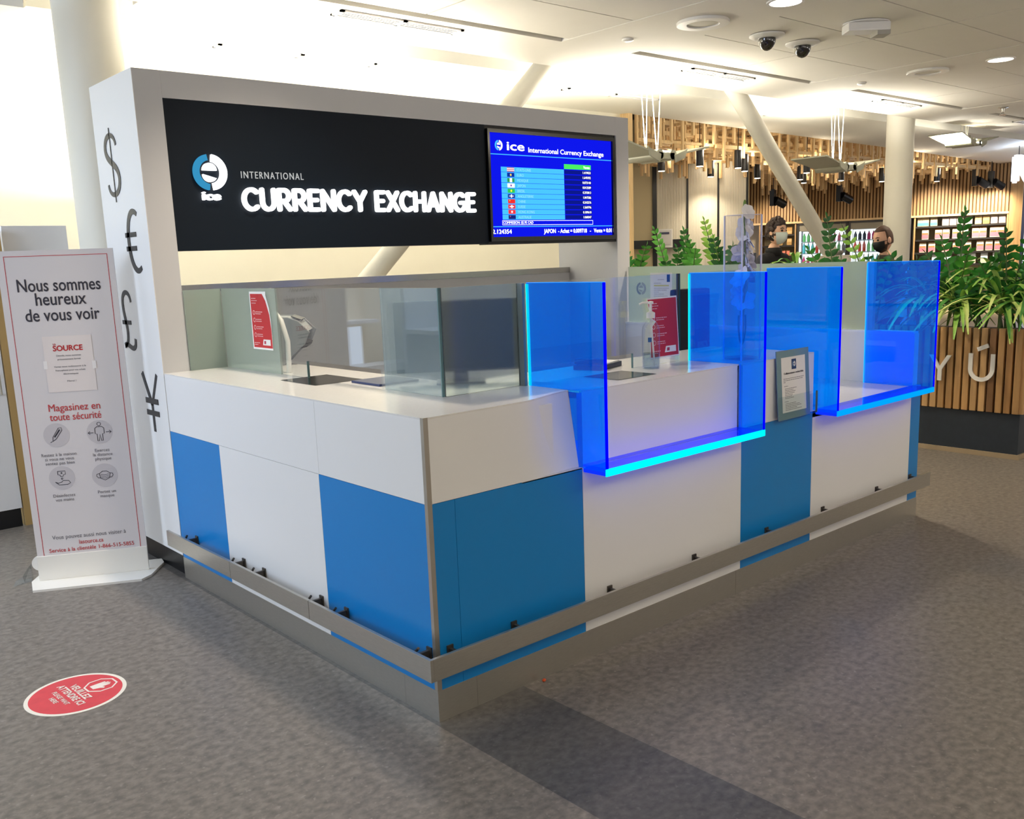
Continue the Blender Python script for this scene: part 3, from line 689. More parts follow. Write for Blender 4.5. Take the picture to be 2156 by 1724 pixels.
text('International Currency Exchange', 0.030, E_W, TV, fv, U(0.30), V(0.165), 'L', U(0.63), 0.0006, bold=0.012, name='screen_title')
sq(E_LB, 0.0, 1.0, 0.196, 0.204, 'rule_line'); sq(E_LB, 0.0, 1.0, 0.895, 0.903, 'rule_line')
sq(E_GR, 0.585, 0.815, 0.262, 0.312, 'sale_heading'); text('Vente', 0.018, E_W, TV, fv, U(0.805), V(0.302), 'R', None, 0.0008, name='screen_text')
names = ['ETATS-UNIS', 'EURO', 'MEXIQUE', 'JAPON', 'BRESIL', 'ANGLETERRE', 'CHINE', 'SUISSE', 'HONG KONG', 'AUSTRALIE']
vals = ['1.419033', '1.649392', '0.073140', '0.012589', '0.293813', '1.847586', '0.242576', '1.569796', '0.189610', '1.060047']
flagc = [('#B43A4A', '#E8E8F0'), ('#0B2A8C', '#D9C84A'), ('#2E8C4A', '#F0F0F0'), ('#F0F0F0', '#7A5AA0'), ('#2BB04A', '#E8D84A'), ('#22348C', '#E6E6F0'), ('#D42A2A', '#E8C83A'), ('#D03040', '#F4F4F4'), ('#D83038', '#F4F4F4'), ('#15206C', '#C84A5A')]
for i in range(10):
    v0 = 0.318 + i * 0.0515; v1 = v0 + 0.048
    sq(E_LB, 0.085, 0.583, v0, v1, 'currency_row'); sq(E_DB, 0.587, 0.818, v0 + 0.004, v1 - 0.004, 'rate_cell')
    text(names[i], 0.016, E_PALE, TV, fv, U(0.205), V(v1 - 0.011), 'L', None, 0.0010, name='screen_text')
    text(vals[i], 0.015, E_W, TV, fv, U(0.812), V(v1 - 0.012), 'R', None, 0.0010, name='screen_text')
    a, c = flagc[i]; sq(emis('flag' + a, a, 0.8), 0.13, 0.185, v0 + 0.004, v1 - 0.004, 'flag_icon', 0.0008)
    fa, fb = U(0.13), U(0.185); za, zb2 = V(v1 - 0.004), V(v0 + 0.004); hh = zb2 - za; ww = fb - fa; b = MB()
    if i == 0:
        for k in (1, 3): b.box(fa, fb, za + hh * k / 5, za + hh * (k + 1) / 5, 0.0007, 0.001, fv)
    elif i == 2: b.box(fa + ww / 3, fa + 2 * ww / 3, za, zb2, 0.0007, 0.001, fv)
    elif i in (5, 7): b.box(fa + ww * 0.42, fa + ww * 0.58, za + hh * .12, zb2 - hh * .12, 0.0007, 0.001, fv); b.box(fa + ww * .2, fb - ww * .2, za + hh * 0.4, za + hh * 0.6, 0.0007, 0.0011, fv)
    elif i in (6, 9): b.prism(circ(fa + ww * .25, za + hh * .68, hh * .16, n=10), fv, 0.0007, 0.001)
    else: b.prism(circ(fa + ww / 2, za + hh / 2, hh * 0.28, n=14), fv, 0.0007, 0.001)
    b.build('flag_detail', emis('flagd' + c, c, 0.8), TV)
text('COMMISSION: $5.95 CAD', 0.016, E_W, TV, fv, U(0.088), V(0.872), 'L', None, 0.0008, name='screen_text')
b = MB(); b.ring([(U(0.082), V(0.884)), (U(0.825), V(0.884)), (U(0.825), V(0.838)), (U(0.082), V(0.838))], [(U(0.084), V(0.880)), (U(0.823), V(0.880)), (U(0.823), V(0.842)), (U(0.084), V(0.842))], fv, 0.0002, 0.0006); b.build('commission_box', E_W, TV)
text('2.124354', 0.026, E_W, TV, fv, U(0.005), V(0.968), 'L', U(0.145), 0.0008, bold=0.02, name='ticker_text')
text('JAPON  - Achat = 0.009718   -   Vente = 0.01', 0.026, E_W, TV, fv, U(0.405), V(0.968), 'L', U(0.588), 0.0008, bold=0.02, name='ticker_text')

# ------------------------------------------------------------------ banner board on the left
bo = Vector((-0.571, 2.702, 0.0)); bu = Vector((0.88675, -0.46224, 0))
BN = thing('banner_stand', (-0.336, 2.58, 0), 'tall pale notice board with French shop greeting, standing on a white foot', 'banner stand')
f = Frame(bo, bu, (0, 0, 1))
M_BOARD = mat('board_face', '#DCD6D6', 0.45)
BP = MB().box(0.0, 0.536, 0.02, 1.697, -0.014, 0.0, f).build('board', M_BOARD, BN)
fb = Frame(f.p(0, 0, 0.0), bu, (0, 0, 1))
b = MB(); b.ring([(0.031, 0.10), (0.508, 0.10), (0.508, 1.671), (0.031, 1.671)], [(0.034, 0.103), (0.505, 0.103), (0.505, 1.668), (0.034, 1.668)], fb, 0.0003, 0.0008); b.build('border_line', M_REDTXT, BP)
M_FOAM = mat('foam_board', '#EDE9E0', 0.5)
MB().box(-0.002, 0.538, 0.012, 0.142, 0.002, 0.014, f).build('foot_lip', M_FOAM, BN, bevel=0.003)
MB().prism([(-0.04, -0.012), (0.0, -0.165 + 0.0), (0.52, -0.165), (0.56, -0.10), (0.60, 0.10), (0.58, 0.17), (-0.02, 0.17)], Frame(f.p(0, 0, 0), bu, Vector((0.46224, 0.88675, 0))), 0.0, 0.012).build('foot_plate', M_FOAM, BN)
MB().prism(circ(0.004, 0.098, 0.040, 90, 270, 14), Frame(f.p(0, 0, -0.03), bu, (0, 0, 1)), 0, 0.012).build('foot_gusset', M_FOAM, BN)
text('Nous sommes', 0.060, M_INK, BP, fb, 0.268, 1.497, 'C', 0.385, 0.0008, bold=0.012)
text('heureux', 0.060, M_INK, BP, fb, 0.268, 1.428, 'C', 0.235, 0.0008, bold=0.012)
text('de vous voir', 0.060, M_INK, BP, fb, 0.268, 1.350, 'C', 0.345, 0.0008, bold=0.012)
text('Magasinez en', 0.036, M_REDTXT, BP, fb, 0.268, 0.893, 'C', 0.245, 0.0008, bold=0.005)
text('toute sécurité', 0.036, M_REDTXT, BP, fb, 0.268, 0.845, 'C', 0.245, 0.0008, bold=0.005)
M_DISC = mat('icon_disc', '#C8C2C4', 0.6)
def icon_disc(x, z): MB().prism(circ(x, z, 0.062), fb, 0.0003, 0.0007).build('icon_disc', M_DISC, BP)
def ln(b, pts, w=0.003): stroke(b, pts, w, Frame(fb.p(0, 0, 0.0006), bu, (0, 0, 1)), 0.0008)
for x, z in ((0.167, 0.770), (0.373, 0.771), (0.167, 0.546), (0.373, 0.542)): icon_disc(x, z)
b = MB(); cx, cz = 0.167, 0.770     # thermometer
ln(b, [(cx - 0.032, cz - 0.036), (cx - 0.020, cz - 0.030), (cx - 0.018, cz - 0.010), (cx + 0.012, cz + 0.036), (cx + 0.026, cz + 0.038), (cx + 0.028, cz + 0.024), (cx - 0.004, cz - 0.020), (cx - 0.020, cz - 0.030)]); ln(b, [(cx - 0.010, cz - 0.010), (cx + 0.018, cz + 0.028)], 0.007); b.build('thermometer_icon', M_INK, BP)
b = MB(); cx, cz = 0.373, 0.771     # person with arrows
ln(b, circ(cx, cz + 0.042, 0.009, n=16) + [(cx + 0.009, cz + 0.042)], 0.0025)
ln(b, [(cx - 0.006, cz - 0.046), (cx - 0.013, cz - 0.046), (cx - 0.013, cz - 0.010), (cx - 0.022, cz - 0.008), (cx - 0.022, cz + 0.020), (cx - 0.012, cz + 0.028), (cx + 0.012, cz + 0.028), (cx + 0.022, cz + 0.020), (cx + 0.022, cz - 0.008), (cx + 0.013, cz - 0.010), (cx + 0.013, cz - 0.046), (cx + 0.006, cz - 0.046), (cx, cz - 0.012), (cx - 0.006, cz - 0.046)])
for s in (-1, 1): ln(b, [(cx + s * 0.030, cz - 0.002), (cx + s * 0.056, cz - 0.002)]); ln(b, [(cx + s * 0.046, cz + 0.006), (cx + s * 0.056, cz - 0.002), (cx + s * 0.046, cz - 0.010)])
b.build('distance_icon', M_INK, BP)
b = MB(); cx, cz = 0.167, 0.546     # dispenser and hand
ln(b, [(cx - 0.018, cz + 0.036), (cx + 0.018, cz + 0.036), (cx + 0.018, cz + 0.018), (cx + 0.008, cz + 0.016), (cx + 0.006, cz + 0.008), (cx - 0.006, cz + 0.008), (cx - 0.008, cz + 0.016), (cx - 0.018, cz + 0.018), (cx - 0.018, cz + 0.036)]); ln(b, [(cx - 0.005, cz + 0.026), (cx + 0.005, cz + 0.026)]); ln(b, [(cx, cz + 0.031), (cx, cz + 0.021)]); ln(b, circ(cx, cz - 0.004, 0.004, n=10))
ln(b, [(cx - 0.034, cz - 0.020), (cx - 0.020, cz - 0.026), (cx - 0.004, cz - 0.022), (cx + 0.004, cz - 0.014), (cx + 0.030, cz - 0.016), (cx + 0.038, cz - 0.028), (cx + 0.024, cz - 0.036), (cx - 0.016, cz - 0.036), (cx - 0.034, cz - 0.020)]); b.build('sanitising_icon', M_INK, BP)
b = MB(); cx, cz = 0.373, 0.542     # face mask
ln(b, [(cx - 0.026, cz + 0.010), (cx - 0.010, cz + 0.022), (cx + 0.010, cz + 0.022), (cx + 0.026, cz + 0.010), (cx + 0.022, cz - 0.014), (cx, cz - 0.026), (cx - 0.022, cz - 0.014), (cx - 0.026, cz + 0.010)])
for k in range(3): ln(b, [(cx - 0.020, cz + 0.006 - 0.008 * k), (cx, cz + 0.002 - 0.009 * k), (cx + 0.020, cz + 0.006 - 0.008 * k)], 0.002)
for s in (-1, 1): ln(b, [(cx + s * 0.026, cz + 0.010), (cx + s * 0.038, cz + 0.008), (cx + s * 0.040, cz - 0.002), (cx + s * 0.032, cz - 0.012), (cx + s * 0.022, cz - 0.012)])
b.build('mask_icon', M_INK, BP)
for x, z, rows in ((0.167, 0.662, ['Restez à la maison', 'si vous ne vous', 'sentez pas bien']), (0.375, 0.668, ['Exercez', 'la distance', 'physique']), (0.167, 0.446, ['Désinfectez', 'vos mains']), (0.373, 0.448, ['Portez un', 'masque'])):
    for k, s in enumerate(rows): text(s, 0.0155, M_INKGREY, BP, fb, x, z - 0.0225 * k, 'C', None, 0.0006)
text('Vous pouvez aussi nous visiter à', 0.021, M_INKGREY, BP, fb, 0.262, 0.223, 'C', 0.36, 0.0006)
text('lasource.ca', 0.022, M_REDTXT, BP, fb, 0.268, 0.188, 'C', 0.118, 0.0006, bold=0.004)
text('Service à la clientèle 1-866-515-5855', 0.020, M_REDTXT, BP, fb, 0.268, 0.154, 'C', 0.415, 0.0006, bold=0.004)
SH_ = thing('taped_notice', tuple(fb.p(0.272, 0.99, 0.001)), 'small paper sheet with red heading taped to the tall notice board', 'notice')
fn = Frame(fb.p(0, 0, 0.0012), bu, (0, 0, 1))
SP = MB().box(0.158, 0.387, 0.99, 1.272, 0.0, 0.0006, fn).build('sheet', mat('sheet_pinkish', '#E6DCD8', 0.65), SH_)
text('SOURCE', 0.026, mat('heading_red', '#C0272D', 0.6), SP, fn, 0.272, 1.198, 'C', 0.140, 0.0010, bold=0.03)
text('LA', 0.008, mat('heading_red', '#C0272D', 0.6), SP, fn, 0.205, 1.228, 'L', None, 0.0010, bold=0.02)
for k, (s, wd) in enumerate((('Désolé, nous sommes', 0.115), ('présentement fermé', 0.108), ('', 0), ('Venez nous redécouvrir à la', 0.150), ('francophone pour vos achats', 0.140), ('électroniques', 0.07), ('', 0), ('Merci !', 0.042))):
    if s: text(s, 0.008, M_INKGREY, SP, fn, 0.272, 1.170 - 0.0185 * k, 'C', wd, 0.0010)
b = MB()
for x, z in ((0.150, 1.13), (0.378, 1.12)): b.box(x, x + 0.018, z - 0.02, z + 0.02, 0.0004, 0.0014, fn)
b.build('tape', mat('tape', '#F2EDEA', 0.2), SH_)
MB().pts_box([tuple(Vector(q)) for q in [(-0.70, 2.72, 0.004), (-0.60, 2.74, 0.004), (-0.58, 2.80, 0.004), (-0.66, 2.82, 0.004), (-0.64, 2.73, 0.012), (-0.60, 2.745, 0.075), (-0.585, 2.79, 0.09), (-0.63, 2.81, 0.02)]]).build('plastic_sleeve', M_ACLEAR, label='crumpled clear plastic sleeve on the floor behind the notice board foot', cat='sleeve')

# ------------------------------------------------------------------ floor sticker
ST = thing('floor_sticker', (-0.852, 1.175, 0), 'round red floor sticker with white rim and raised hand sign', 'floor sticker')
ff = Frame((-0.852, 1.175, 0.0), (0.06, -1, 0), (1, 0.06, 0))
MB().prism(circ(0, 0, 0.180, n=64), ff, 0, 0.0012).build('rim', mat('sticker_white', '#F0EADC', 0.5), ST)
SD = MB().prism(circ(0, 0, 0.165, n=64), ff, 0.0012, 0.0018).build('disc', mat('sticker_red', '#D8434C', 0.5, noise=0.06, scale=20), ST)
f2 = Frame(ff.p(0, 0, 0.0018), ff.r, ff.u); M_STW = mat('sticker_print', '#F2E6DC', 0.5)
text('VEUILLEZ', 0.026, M_STW, SD, f2, 0.0, 0.004, 'C', 0.165, 0.0008, bold=0.03)
text('ATTENDRE ICI', 0.026, M_STW, SD, f2, 0.0, -0.032, 'C', 0.225, 0.0008, bold=0.03)
text('PLEASE WAIT', 0.017, M_STW, SD, f2, 0.0, -0.064, 'C', 0.145, 0.0008, bold=0.012)
text('HERE', 0.017, M_STW, SD, f2, 0.0, -0.090, 'C', 0.058, 0.0008, bold=0.012)
b = MB(); oc = [(0.062 * math.cos(R(22.5 + 45 * i)), 0.093 + 0.062 * math.sin(R(22.5 + 45 * i))) for i in range(8)]; ic = [(0.055 * math.cos(R(22.5 + 45 * i)), 0.093 + 0.055 * math.sin(R(22.5 + 45 * i))) for i in range(8)]
b.ring(oc, ic, f2, 0.0003, 0.0009)
b.prism([(-0.018, 0.058), (0.016, 0.058), (0.024, 0.082), (0.034, 0.092), (0.028, 0.099), (0.018, 0.092), (0.017, 0.124), (0.010, 0.124), (0.009, 0.098), (0.007, 0.130), (0.0, 0.130), (-0.001, 0.098), (-0.004, 0.127), (-0.011, 0.126), (-0.010, 0.096), (-0.014, 0.118), (-0.021, 0.117), (-0.020, 0.080)], f2, 0.0003, 0.0009)
b.build('hand_sign', M_STW, SD)
MB().sphere((0.47, -0.03, 0.006), (0.009, 0.006, 0.006), 10, 8).build('orange_scrap', mat('orange_scrap', '#D9531E', 0.5), smooth=True, label='tiny orange scrap on the floor at the foot of the counter', cat='scrap')

# ------------------------------------------------------------------ posters and notices on the glass
def poster_red(name, fr, outline, outline_red, label, tear):
    t = thing(name, tuple(fr.p(0.1, 0, 0)), label, 'poster')
    MB().prism(outline, fr, 0.0, 0.0006).build('sheet', M_PAPER, t)
    rd = MB().prism(outline_red, fr, 0.0006, 0.0009).build('red_field', M_RED, t)
    f3 = Frame(fr.p(0, 0, 0.0009), fr.r, fr.u); x = 0.062
    ms = mat('poster_print', '#E9C9C6', 0.6)
    rows = [(0.020, 0.070, 0.245), (0.020, 0.078, 0.234), (0.020, 0.065, 0.222)]
    for k in range(4):
        z = 0.178 - 0.036 * k
        MB().ring(circ(0.036, z, 0.011, n=18), circ(0.036, z, 0.0085, n=18), f3, 0, 0.0004).build('bullet_icon', ms, rd)
        rows += [(0.055, 0.130 - 0.02 * (k % 2), z + 0.002), (0.055, 0.112, z - 0.007)]
    rows += [(0.018, 0.075, 0.030), (0.018, 0.055, 0.021)]
    lines(ms, rd, f3, rows, 0.003)
    MB().prism([(0.105, 0.022), (0.185, 0.022), (0.185, 0.050), (0.115, 0.050)], f3, 0, 0.0005).build('logo_patch', M_PAPER, rd)
    MB().prism([(0.120, 0.028), (0.138, 0.028), (0.140, 0.043), (0.122, 0.043)], f3, 0.0005, 0.0009).build('logo_mark', mat('mark_pink', '#B0354A', 0.6), rd)
fr = Frame((0.330, 1.862, 1.181), (0, -1, 0), (0, 0, 1))
poster_red('safety_poster', fr, [(0, 0), (0.205, 0), (0.205, 0.135), (0.196, 0.20), (0.17, 0.262), (0.172, 0.279), (0, 0.279)], [(0.009, 0.009), (0.203, 0.009), (0.203, 0.10), (0.194, 0.17), (0.165, 0.235), (0.135, 0.268), (0.009, 0.268)], 'red safety poster with curled right edge on the left counter glass', 1)
fr = Frame((1.482, 0.300, 1.102), Vector((1, -0.0, 0)), Vector((0, 0.06, 1)))
poster_red('safety_poster', fr, [(0.004, 0.0), (0.208, 0.0), (0.208, 0.275), (0.0, 0.272), (0.004, 0.235), (0.02, 0.205), (0.012, 0.18), (0.042, 0.165), (0.015, 0.135), (0.006, 0.06)], [(0.008, 0.006), (0.203, 0.006), (0.203, 0.268), (0.004, 0.266), (0.010, 0.235), (0.028, 0.205), (0.019, 0.185), (0.055, 0.167), (0.024, 0.14), (0.011, 0.07)], 'red safety poster with torn left edge behind the sanitizer bottle', 0)
t = thing('rates_notice', (3.455, 1.87, 1.24), 'white paper notice with yellow highlighted line on the right frosted glass', 'notice')
fr = Frame((3.456, 1.975, 1.20), (0, -1, 0), (0, 0, 1))
sh = MB().box(0, 0.198, 0, 0.235, 0, 0.0006, fr).build('sheet', M_PAPER, t)
f3 = Frame(fr.p(0, 0, 0.0006), fr.r, fr.u)
MB().box(0.152, 0.180, 0.170, 0.222, 0, 0.0006, f3).build('logo_patch', mat('logo_navy', '#163A68', 0.5), sh)
MB().box(0.035, 0.170, 0.140, 0.150, 0, 0.0006, f3).build('highlight_line', mat('highlight', '#D8D060', 0.6), sh)
lines(M_INKGREY, sh, f3, [(0.07, 0.13, 0.185), (0.035, 0.10, 0.160), (0.035, 0.17, 0.125), (0.035, 0.15, 0.112), (0.035, 0.08, 0.098), (0.035, 0.13, 0.084), (0.035, 0.16, 0.070), (0.035, 0.15, 0.058), (0.10, 0.125, 0.04)], 0.003)
t = thing('glass_emblem', (3.455, 2.06, 1.28), 'round grey emblem sticker on the right frosted glass', 'sticker')
fr = Frame((3.456, 2.06, 1.325), (0, -1, 0), (0, 0, 1))
logo(t, fr, 0, 0, 0.045, mat('emblem_grey', '#7E8583', 0.5), mat('emblem_pale', '#9DA3A0', 0.5), 0.0002, 0.0008)

# sign holder leaning on the white post between the two teller bays
t = thing('sign_holder', (2.14, -0.02, H2), 'grey acrylic sign holder with printed sheet between the two blue teller bays', 'sign holder')
fr = Frame((2.008, -0.030, 0.778), (1, 0, 0), (0, 0.06, 1))
MB().box(0, 0.272, 0.0, 0.325, -0.004, 0.0, fr).build('back_plate', mat('holder_grey_blue', '#6F8E97', 0.25), t)
sh = MB().box(0.036, 0.238, 0.032, 0.292, 0.0005, 0.0012, fr).build('sheet', M_PAPER, t)
f3 = Frame(fr.p(0, 0, 0.0012), fr.r, fr.u)
MB().box(0.122, 0.160, 0.232, 0.280, 0, 0.0006, f3).build('logo_patch', mat('logo_navy', '#163A68', 0.5), sh)
logo(sh, Frame(f3.p(0, 0, 0.0006), f3.r, f3.u), 0.141, 0.257, 0.013, mat('emblem_mid', '#7FA0C0', 0.5), M_PAPER, 0.0001, 0.0004)
text('Collaborateurs recherchés', 0.009, M_INK, sh, f3, 0.137, 0.212, 'C', 0.165, 0.0006, bold=0.01)
lines(M_INKGREY, sh, f3, [(0.05, 0.225, 0.19), (0.05, 0.215, 0.182), (0.05, 0.07, 0.174), (0.055, 0.085, 0.155)] + [(0.06, random.uniform(0.12, 0.17), 0.143 - 0.0075 * k) for k in range(7)] + [(0.055, 0.085, 0.082)] + [(0.06, random.uniform(0.13, 0.2), 0.072 - 0.0075 * k) for k in range(5)], 0.0026)
MB().box(-0.004, 0.276, -0.002, 0.110, 0.004, 0.007, fr).build('front_pocket', M_ACLEAR, t)
MB().box(0.270, 0.330, -0.002, 0.095, -0.004, 0.001, fr).build('side_pocket', M_ACLEAR, t)
bx('pocket_edge', M_EDGEGLASS, 2.332, 2.336, -0.035, -0.026, 0.778, 0.885, t)
t = thing('brochure_holder', (2.43, 0.08, H2), 'empty clear acrylic brochure holder inside the farther blue teller bay', 'brochure holder')
b = MB(); b.box(2.40, 2.52, 0.06, 0.064, 0.780, 0.90); b.build('front_plate', M_ACLEAR, t); bx('back_plate', M_ACLEAR, 2.40, 2.52, 0.11, 0.114, 0.780, 0.95, t); bx('base_plate', M_ACLEAR, 2.40, 2.52, 0.064, 0.11, 0.780, 0.784, t)

# ------------------------------------------------------------------ things on and behind the counter
t = thing('sanitizer_bottle', (1.425, 0.245, H1), 'clear pump bottle of hand sanitizer in front of the torn red poster', 'bottle')
c = (1.425, 0.245, H1 + 0.0005)
MB().lathe([(0.036, 0.0), (0.039, 0.006), (0.039, 0.165), (0.036, 0.185), (0.024, 0.206), (0.016, 0.214), (0.016, 0.228)], c, 32).build('bottle', glass('bottle_plastic', (0.93, 0.95, 0.97), ior=1.45), t, smooth=True)
MB().lathe([(0.033, 0.004), (0.0355, 0.008), (0.0355, 0.070), (0.0, 0.071)], c, 32).build('gel', glass('sanitizer_gel', (0.72, 0.80, 0.88), ior=1.2), t, smooth=True)
b = MB(); b.lathe([(0.019, 0.222), (0.019, 0.245), (0.010, 0.250), (0.006, 0.252), (0.006, 0.282), (0.012, 0.284), (0.012, 0.294), (0.0, 0.296)], c, 20); b.tube([(c[0], c[1], c[2] + 0.290), (c[0] - 0.030, c[1] + 0.02, c[2] + 0.290), (c[0] - 0.042, c[1] + 0.028, c[2] + 0.284)], 0.0045, 8); b.build('pump', M_WHITEPLASTIC, t, smooth=True)
MB().tube([(c[0], c[1], c[2] + 0.22), (c[0] + 0.012, c[1] - 0.010, c[2] + 0.01)], 0.004, 8).build('dip_tube', M_WHITEPLASTIC, t)
fr = Frame((c[0] - 0.028, c[1] - 0.028, c[2] + 0.12), (0.707, -0.707, 0), (0, 0, 1)); MB().box(-0.016, 0.0, 0.0, 0.020, 0.0, 0.0008, fr).build('label_patch', mat('label_blue', '#1F5C9E', 0.5), t)

t = thing('monitor', (0.65, 0.60, H1), 'dark computer monitor seen blurred through the frosted corner glass', 'monitor')
f = Frame((0.82, 0.42, H1), (0.78, -0.62, 0), (0, 0, 1))
MB().box(-0.52, 0.0, 0.055, 0.345, 0.0, 0.035, f).build('screen', mat('monitor_back', '#05070A', 0.5), t, bevel=0.008)
MB().box(-0.29, -0.23, 0.006, 0.20, -0.03, -0.002, f).build('stand', M_BLACK, t); MB().box(-0.36, -0.16, 0.0005, 0.008, -0.12, 0.02, f).build('base', M_BLACK, t, bevel=0.002)

t = thing('banknote_counter', (0.78, 1.98, H1), 'grey banknote counting machine behind the left glass, next to the red poster', 'counting machine')
f = Frame((0.46, 2.06, H1 + 0.0005), (0.80, -0.60, 0), (0, 0, 1))   # side profile frame; normal towards the clerk
mg = mat('machine_grey', '#72787D', 0.45)
prof = [(0.0, 0.0), (0.12, 0.0), (0.175, 0.055), (0.235, 0.105), (0.262, 0.165), (0.205, 0.225), (0.155, 0.245), (0.05, 0.250), (0.0, 0.215)]
MB().prism(prof, f, 0.0, 0.028).build('side_cheek', mg, t, bevel=0.004); MB().prism(prof, f, -0.26, -0.232).build('side_cheek', mg, t, bevel=0.004)
MB().prism([(0.0, 0.0), (0.11, 0.0), (0.12, 0.06), (0.15, 0.16), (0.245, 0.168), (0.200, 0.222), (0.155, 0.240), (0.05, 0.246), (0.0, 0.21)], f, -0.232, 0.0).build('body', mat('machine_top', '#A9ADAF', 0.45), t)
MB().box(-0.005, 0.05, 0.004, 0.009, -0.20, -0.05, Frame(f.p(0.165, 0.238, 0), (f.r * 0.93 - f.u * 0.36), (f.u * 0.93 + f.r * 0.36))).build('display', M_BLACK, t)
b = MB(); b.cyl(f.p(0.165, 0.115, -0.225), f.p(0.165, 0.115, -0.005), 0.042, n=16)
for k in range(5): b.prism([(0.19, 0.075), (0.235, 0.085), (0.245, 0.105), (0.20, 0.125)], f, -0.215 + 0.042 * k, -0.198 + 0.042 * k)
b.build('feed_wheel', M_BLACK, t)
b = MB()
for k in range(3): b.prism([(0.175, 0.135), (0.215, 0.085), (0.225, 0.095), (0.19, 0.145)], f, -0.19 + 0.06 * k, -0.165 + 0.06 * k)
b.build('guide_fin', mat('guide_pale', '#C9CBCD', 0.3), t)
b = MB(); b.tube([(0.39, 1.63, H1), (0.40, 1.64, H1 + 0.15), (0.40, 1.69, H1 + 0.25), (0.40, 1.74, H1 + 0.28)], 0.012, 10); b.build('white_cable_guide', M_WHITEPLASTIC, smooth=True, label='bent white tube standing behind the red poster on the left glass', cat='tube')
MB().box(0.36, 0.56, 0.80, 1.02, H1 + 0.0005, H1 + 0.010).build('folder', mat('folder_blue', '#1B2F5E', 0.4), bevel=0.002, label='flat dark blue folder on the white worktop behind the left glass', cat='folder')
t = thing('desk_phone', (1.30, 0.50, H1), 'dark desk device lying behind the pass-through beside the sanitizer bottle', 'telephone')
f = Frame((1.32, 0.47, H1 + 0.0005), (0.9, 0.3, 0), (-0.3, 0.9, 0)); MB().box(-0.11, 0.11, -0.07, 0.07, 0.0, 0.022, f).build('base', M_BLACK, t, bevel=0.004); MB().box(-0.10, -0.055, -0.07, 0.07, 0.024, 0.05, f).build('handset', M_BLACK, t, bevel=0.008)
MB().box(-0.03, 0.10, -0.06, 0.06, 0.022, 0.026, f).build('keypad', M_PAPER, t)
t = thing('office_chair', (2.78, 1.25, 0), 'dark office chair behind the counter, seen through the blue acrylic', 'chair')
f = Frame((2.70, 1.02, 0), (0.97, -0.2, 0), (0.2, 0.97, 0)); mch = mat('chair_fabric', '#15171C', 0.85)
MB().box(-0.13, 0.13, -0.02, 0.04, 0.92, 1.36, f).build('backrest', mch, t, bevel=0.018); MB().box(-0.24, 0.24, 0.05, 0.50, 0.62, 0.70, f).build('seat', mch, t, bevel=0.02)
MB().box(-0.03, 0.03, 0.0, 0.04, 0.64, 0.95, f).build('back_bar', M_BLACK, t); MB().cyl(f.p(0, 0.27, 0.10), f.p(0, 0.27, 0.62), 0.03).build('gas_column', M_DARKMETAL, t)
for k in range(5):
    a = R(72 * k + 20); q = f.p(0.27 * math.cos(a), 0.27 + 0.27 * math.sin(a), 0.06)
    lg = MB().tube([f.p(0, 0.27, 0.12), q], [0.022, 0.014], 8).build('base_leg', M_BLACK, t); MB().cyl(q - Vector((0.015, 0, 0.032)), q + Vector((0.015, 0, -0.032)), 0.028, n=14).build('castor', M_BLACK, lg)

# glass vase with white flowers
t = thing('glass_vase', (1.925, 0.12, H1), 'tall square clear vase standing behind the right side of the nearer blue bay', 'vase')
f = Frame((1.925, 0.12, H1 + 0.0008), (0.98, -0.2, 0), (0.2, 0.98, 0)); hw = 0.058; hz = 0.655
b = MB()
for sx, sy, ex, ey in ((-hw, -hw, hw, -hw + 0.005), (-hw, hw - 0.005, hw, hw), (-hw, -hw + 0.005, -hw + 0.005, hw - 0.005), (hw - 0.005, -hw + 0.005, hw, hw - 0.005)): b.box(sx, ex, sy, ey, 0.0, hz, f)
b.box(-hw + 0.005, hw - 0.005, -hw + 0.005, hw - 0.005, 0.0, 0.012, f); b.build('vase_body', glass('vase_glass', (0.975, 0.975, 0.99), ior=1.45), t)
ME = mat('vase_edge', '#D5D6EC', 0.08, coat=1)
for sx, sy in ((-1, -1), (1, -1), (1, 1), (-1, 1)): MB().box(sx * hw - 0.003, sx * hw + 0.003, sy * hw - 0.003, sy * hw + 0.003, 0.0, hz, f).build('vase_edge', ME, t)
b = MB(); b.ring([(-hw, -hw), (hw, -hw), (hw, hw), (-hw, hw)], [(-hw + 0.005, -hw + 0.005), (hw - 0.005, -hw + 0.005), (hw - 0.005, hw - 0.005), (-hw + 0.005, hw - 0.005)], f, hz, hz + 0.002); b.build('vase_rim', ME, t)
M_STEM = mat('stem_green', '#4E6B33', 0.5); M_PETAL = mat('petal_white', '#F1EEF2', 0.5); M_BUD = mat('bud_green', '#6E8A3A', 0.5)
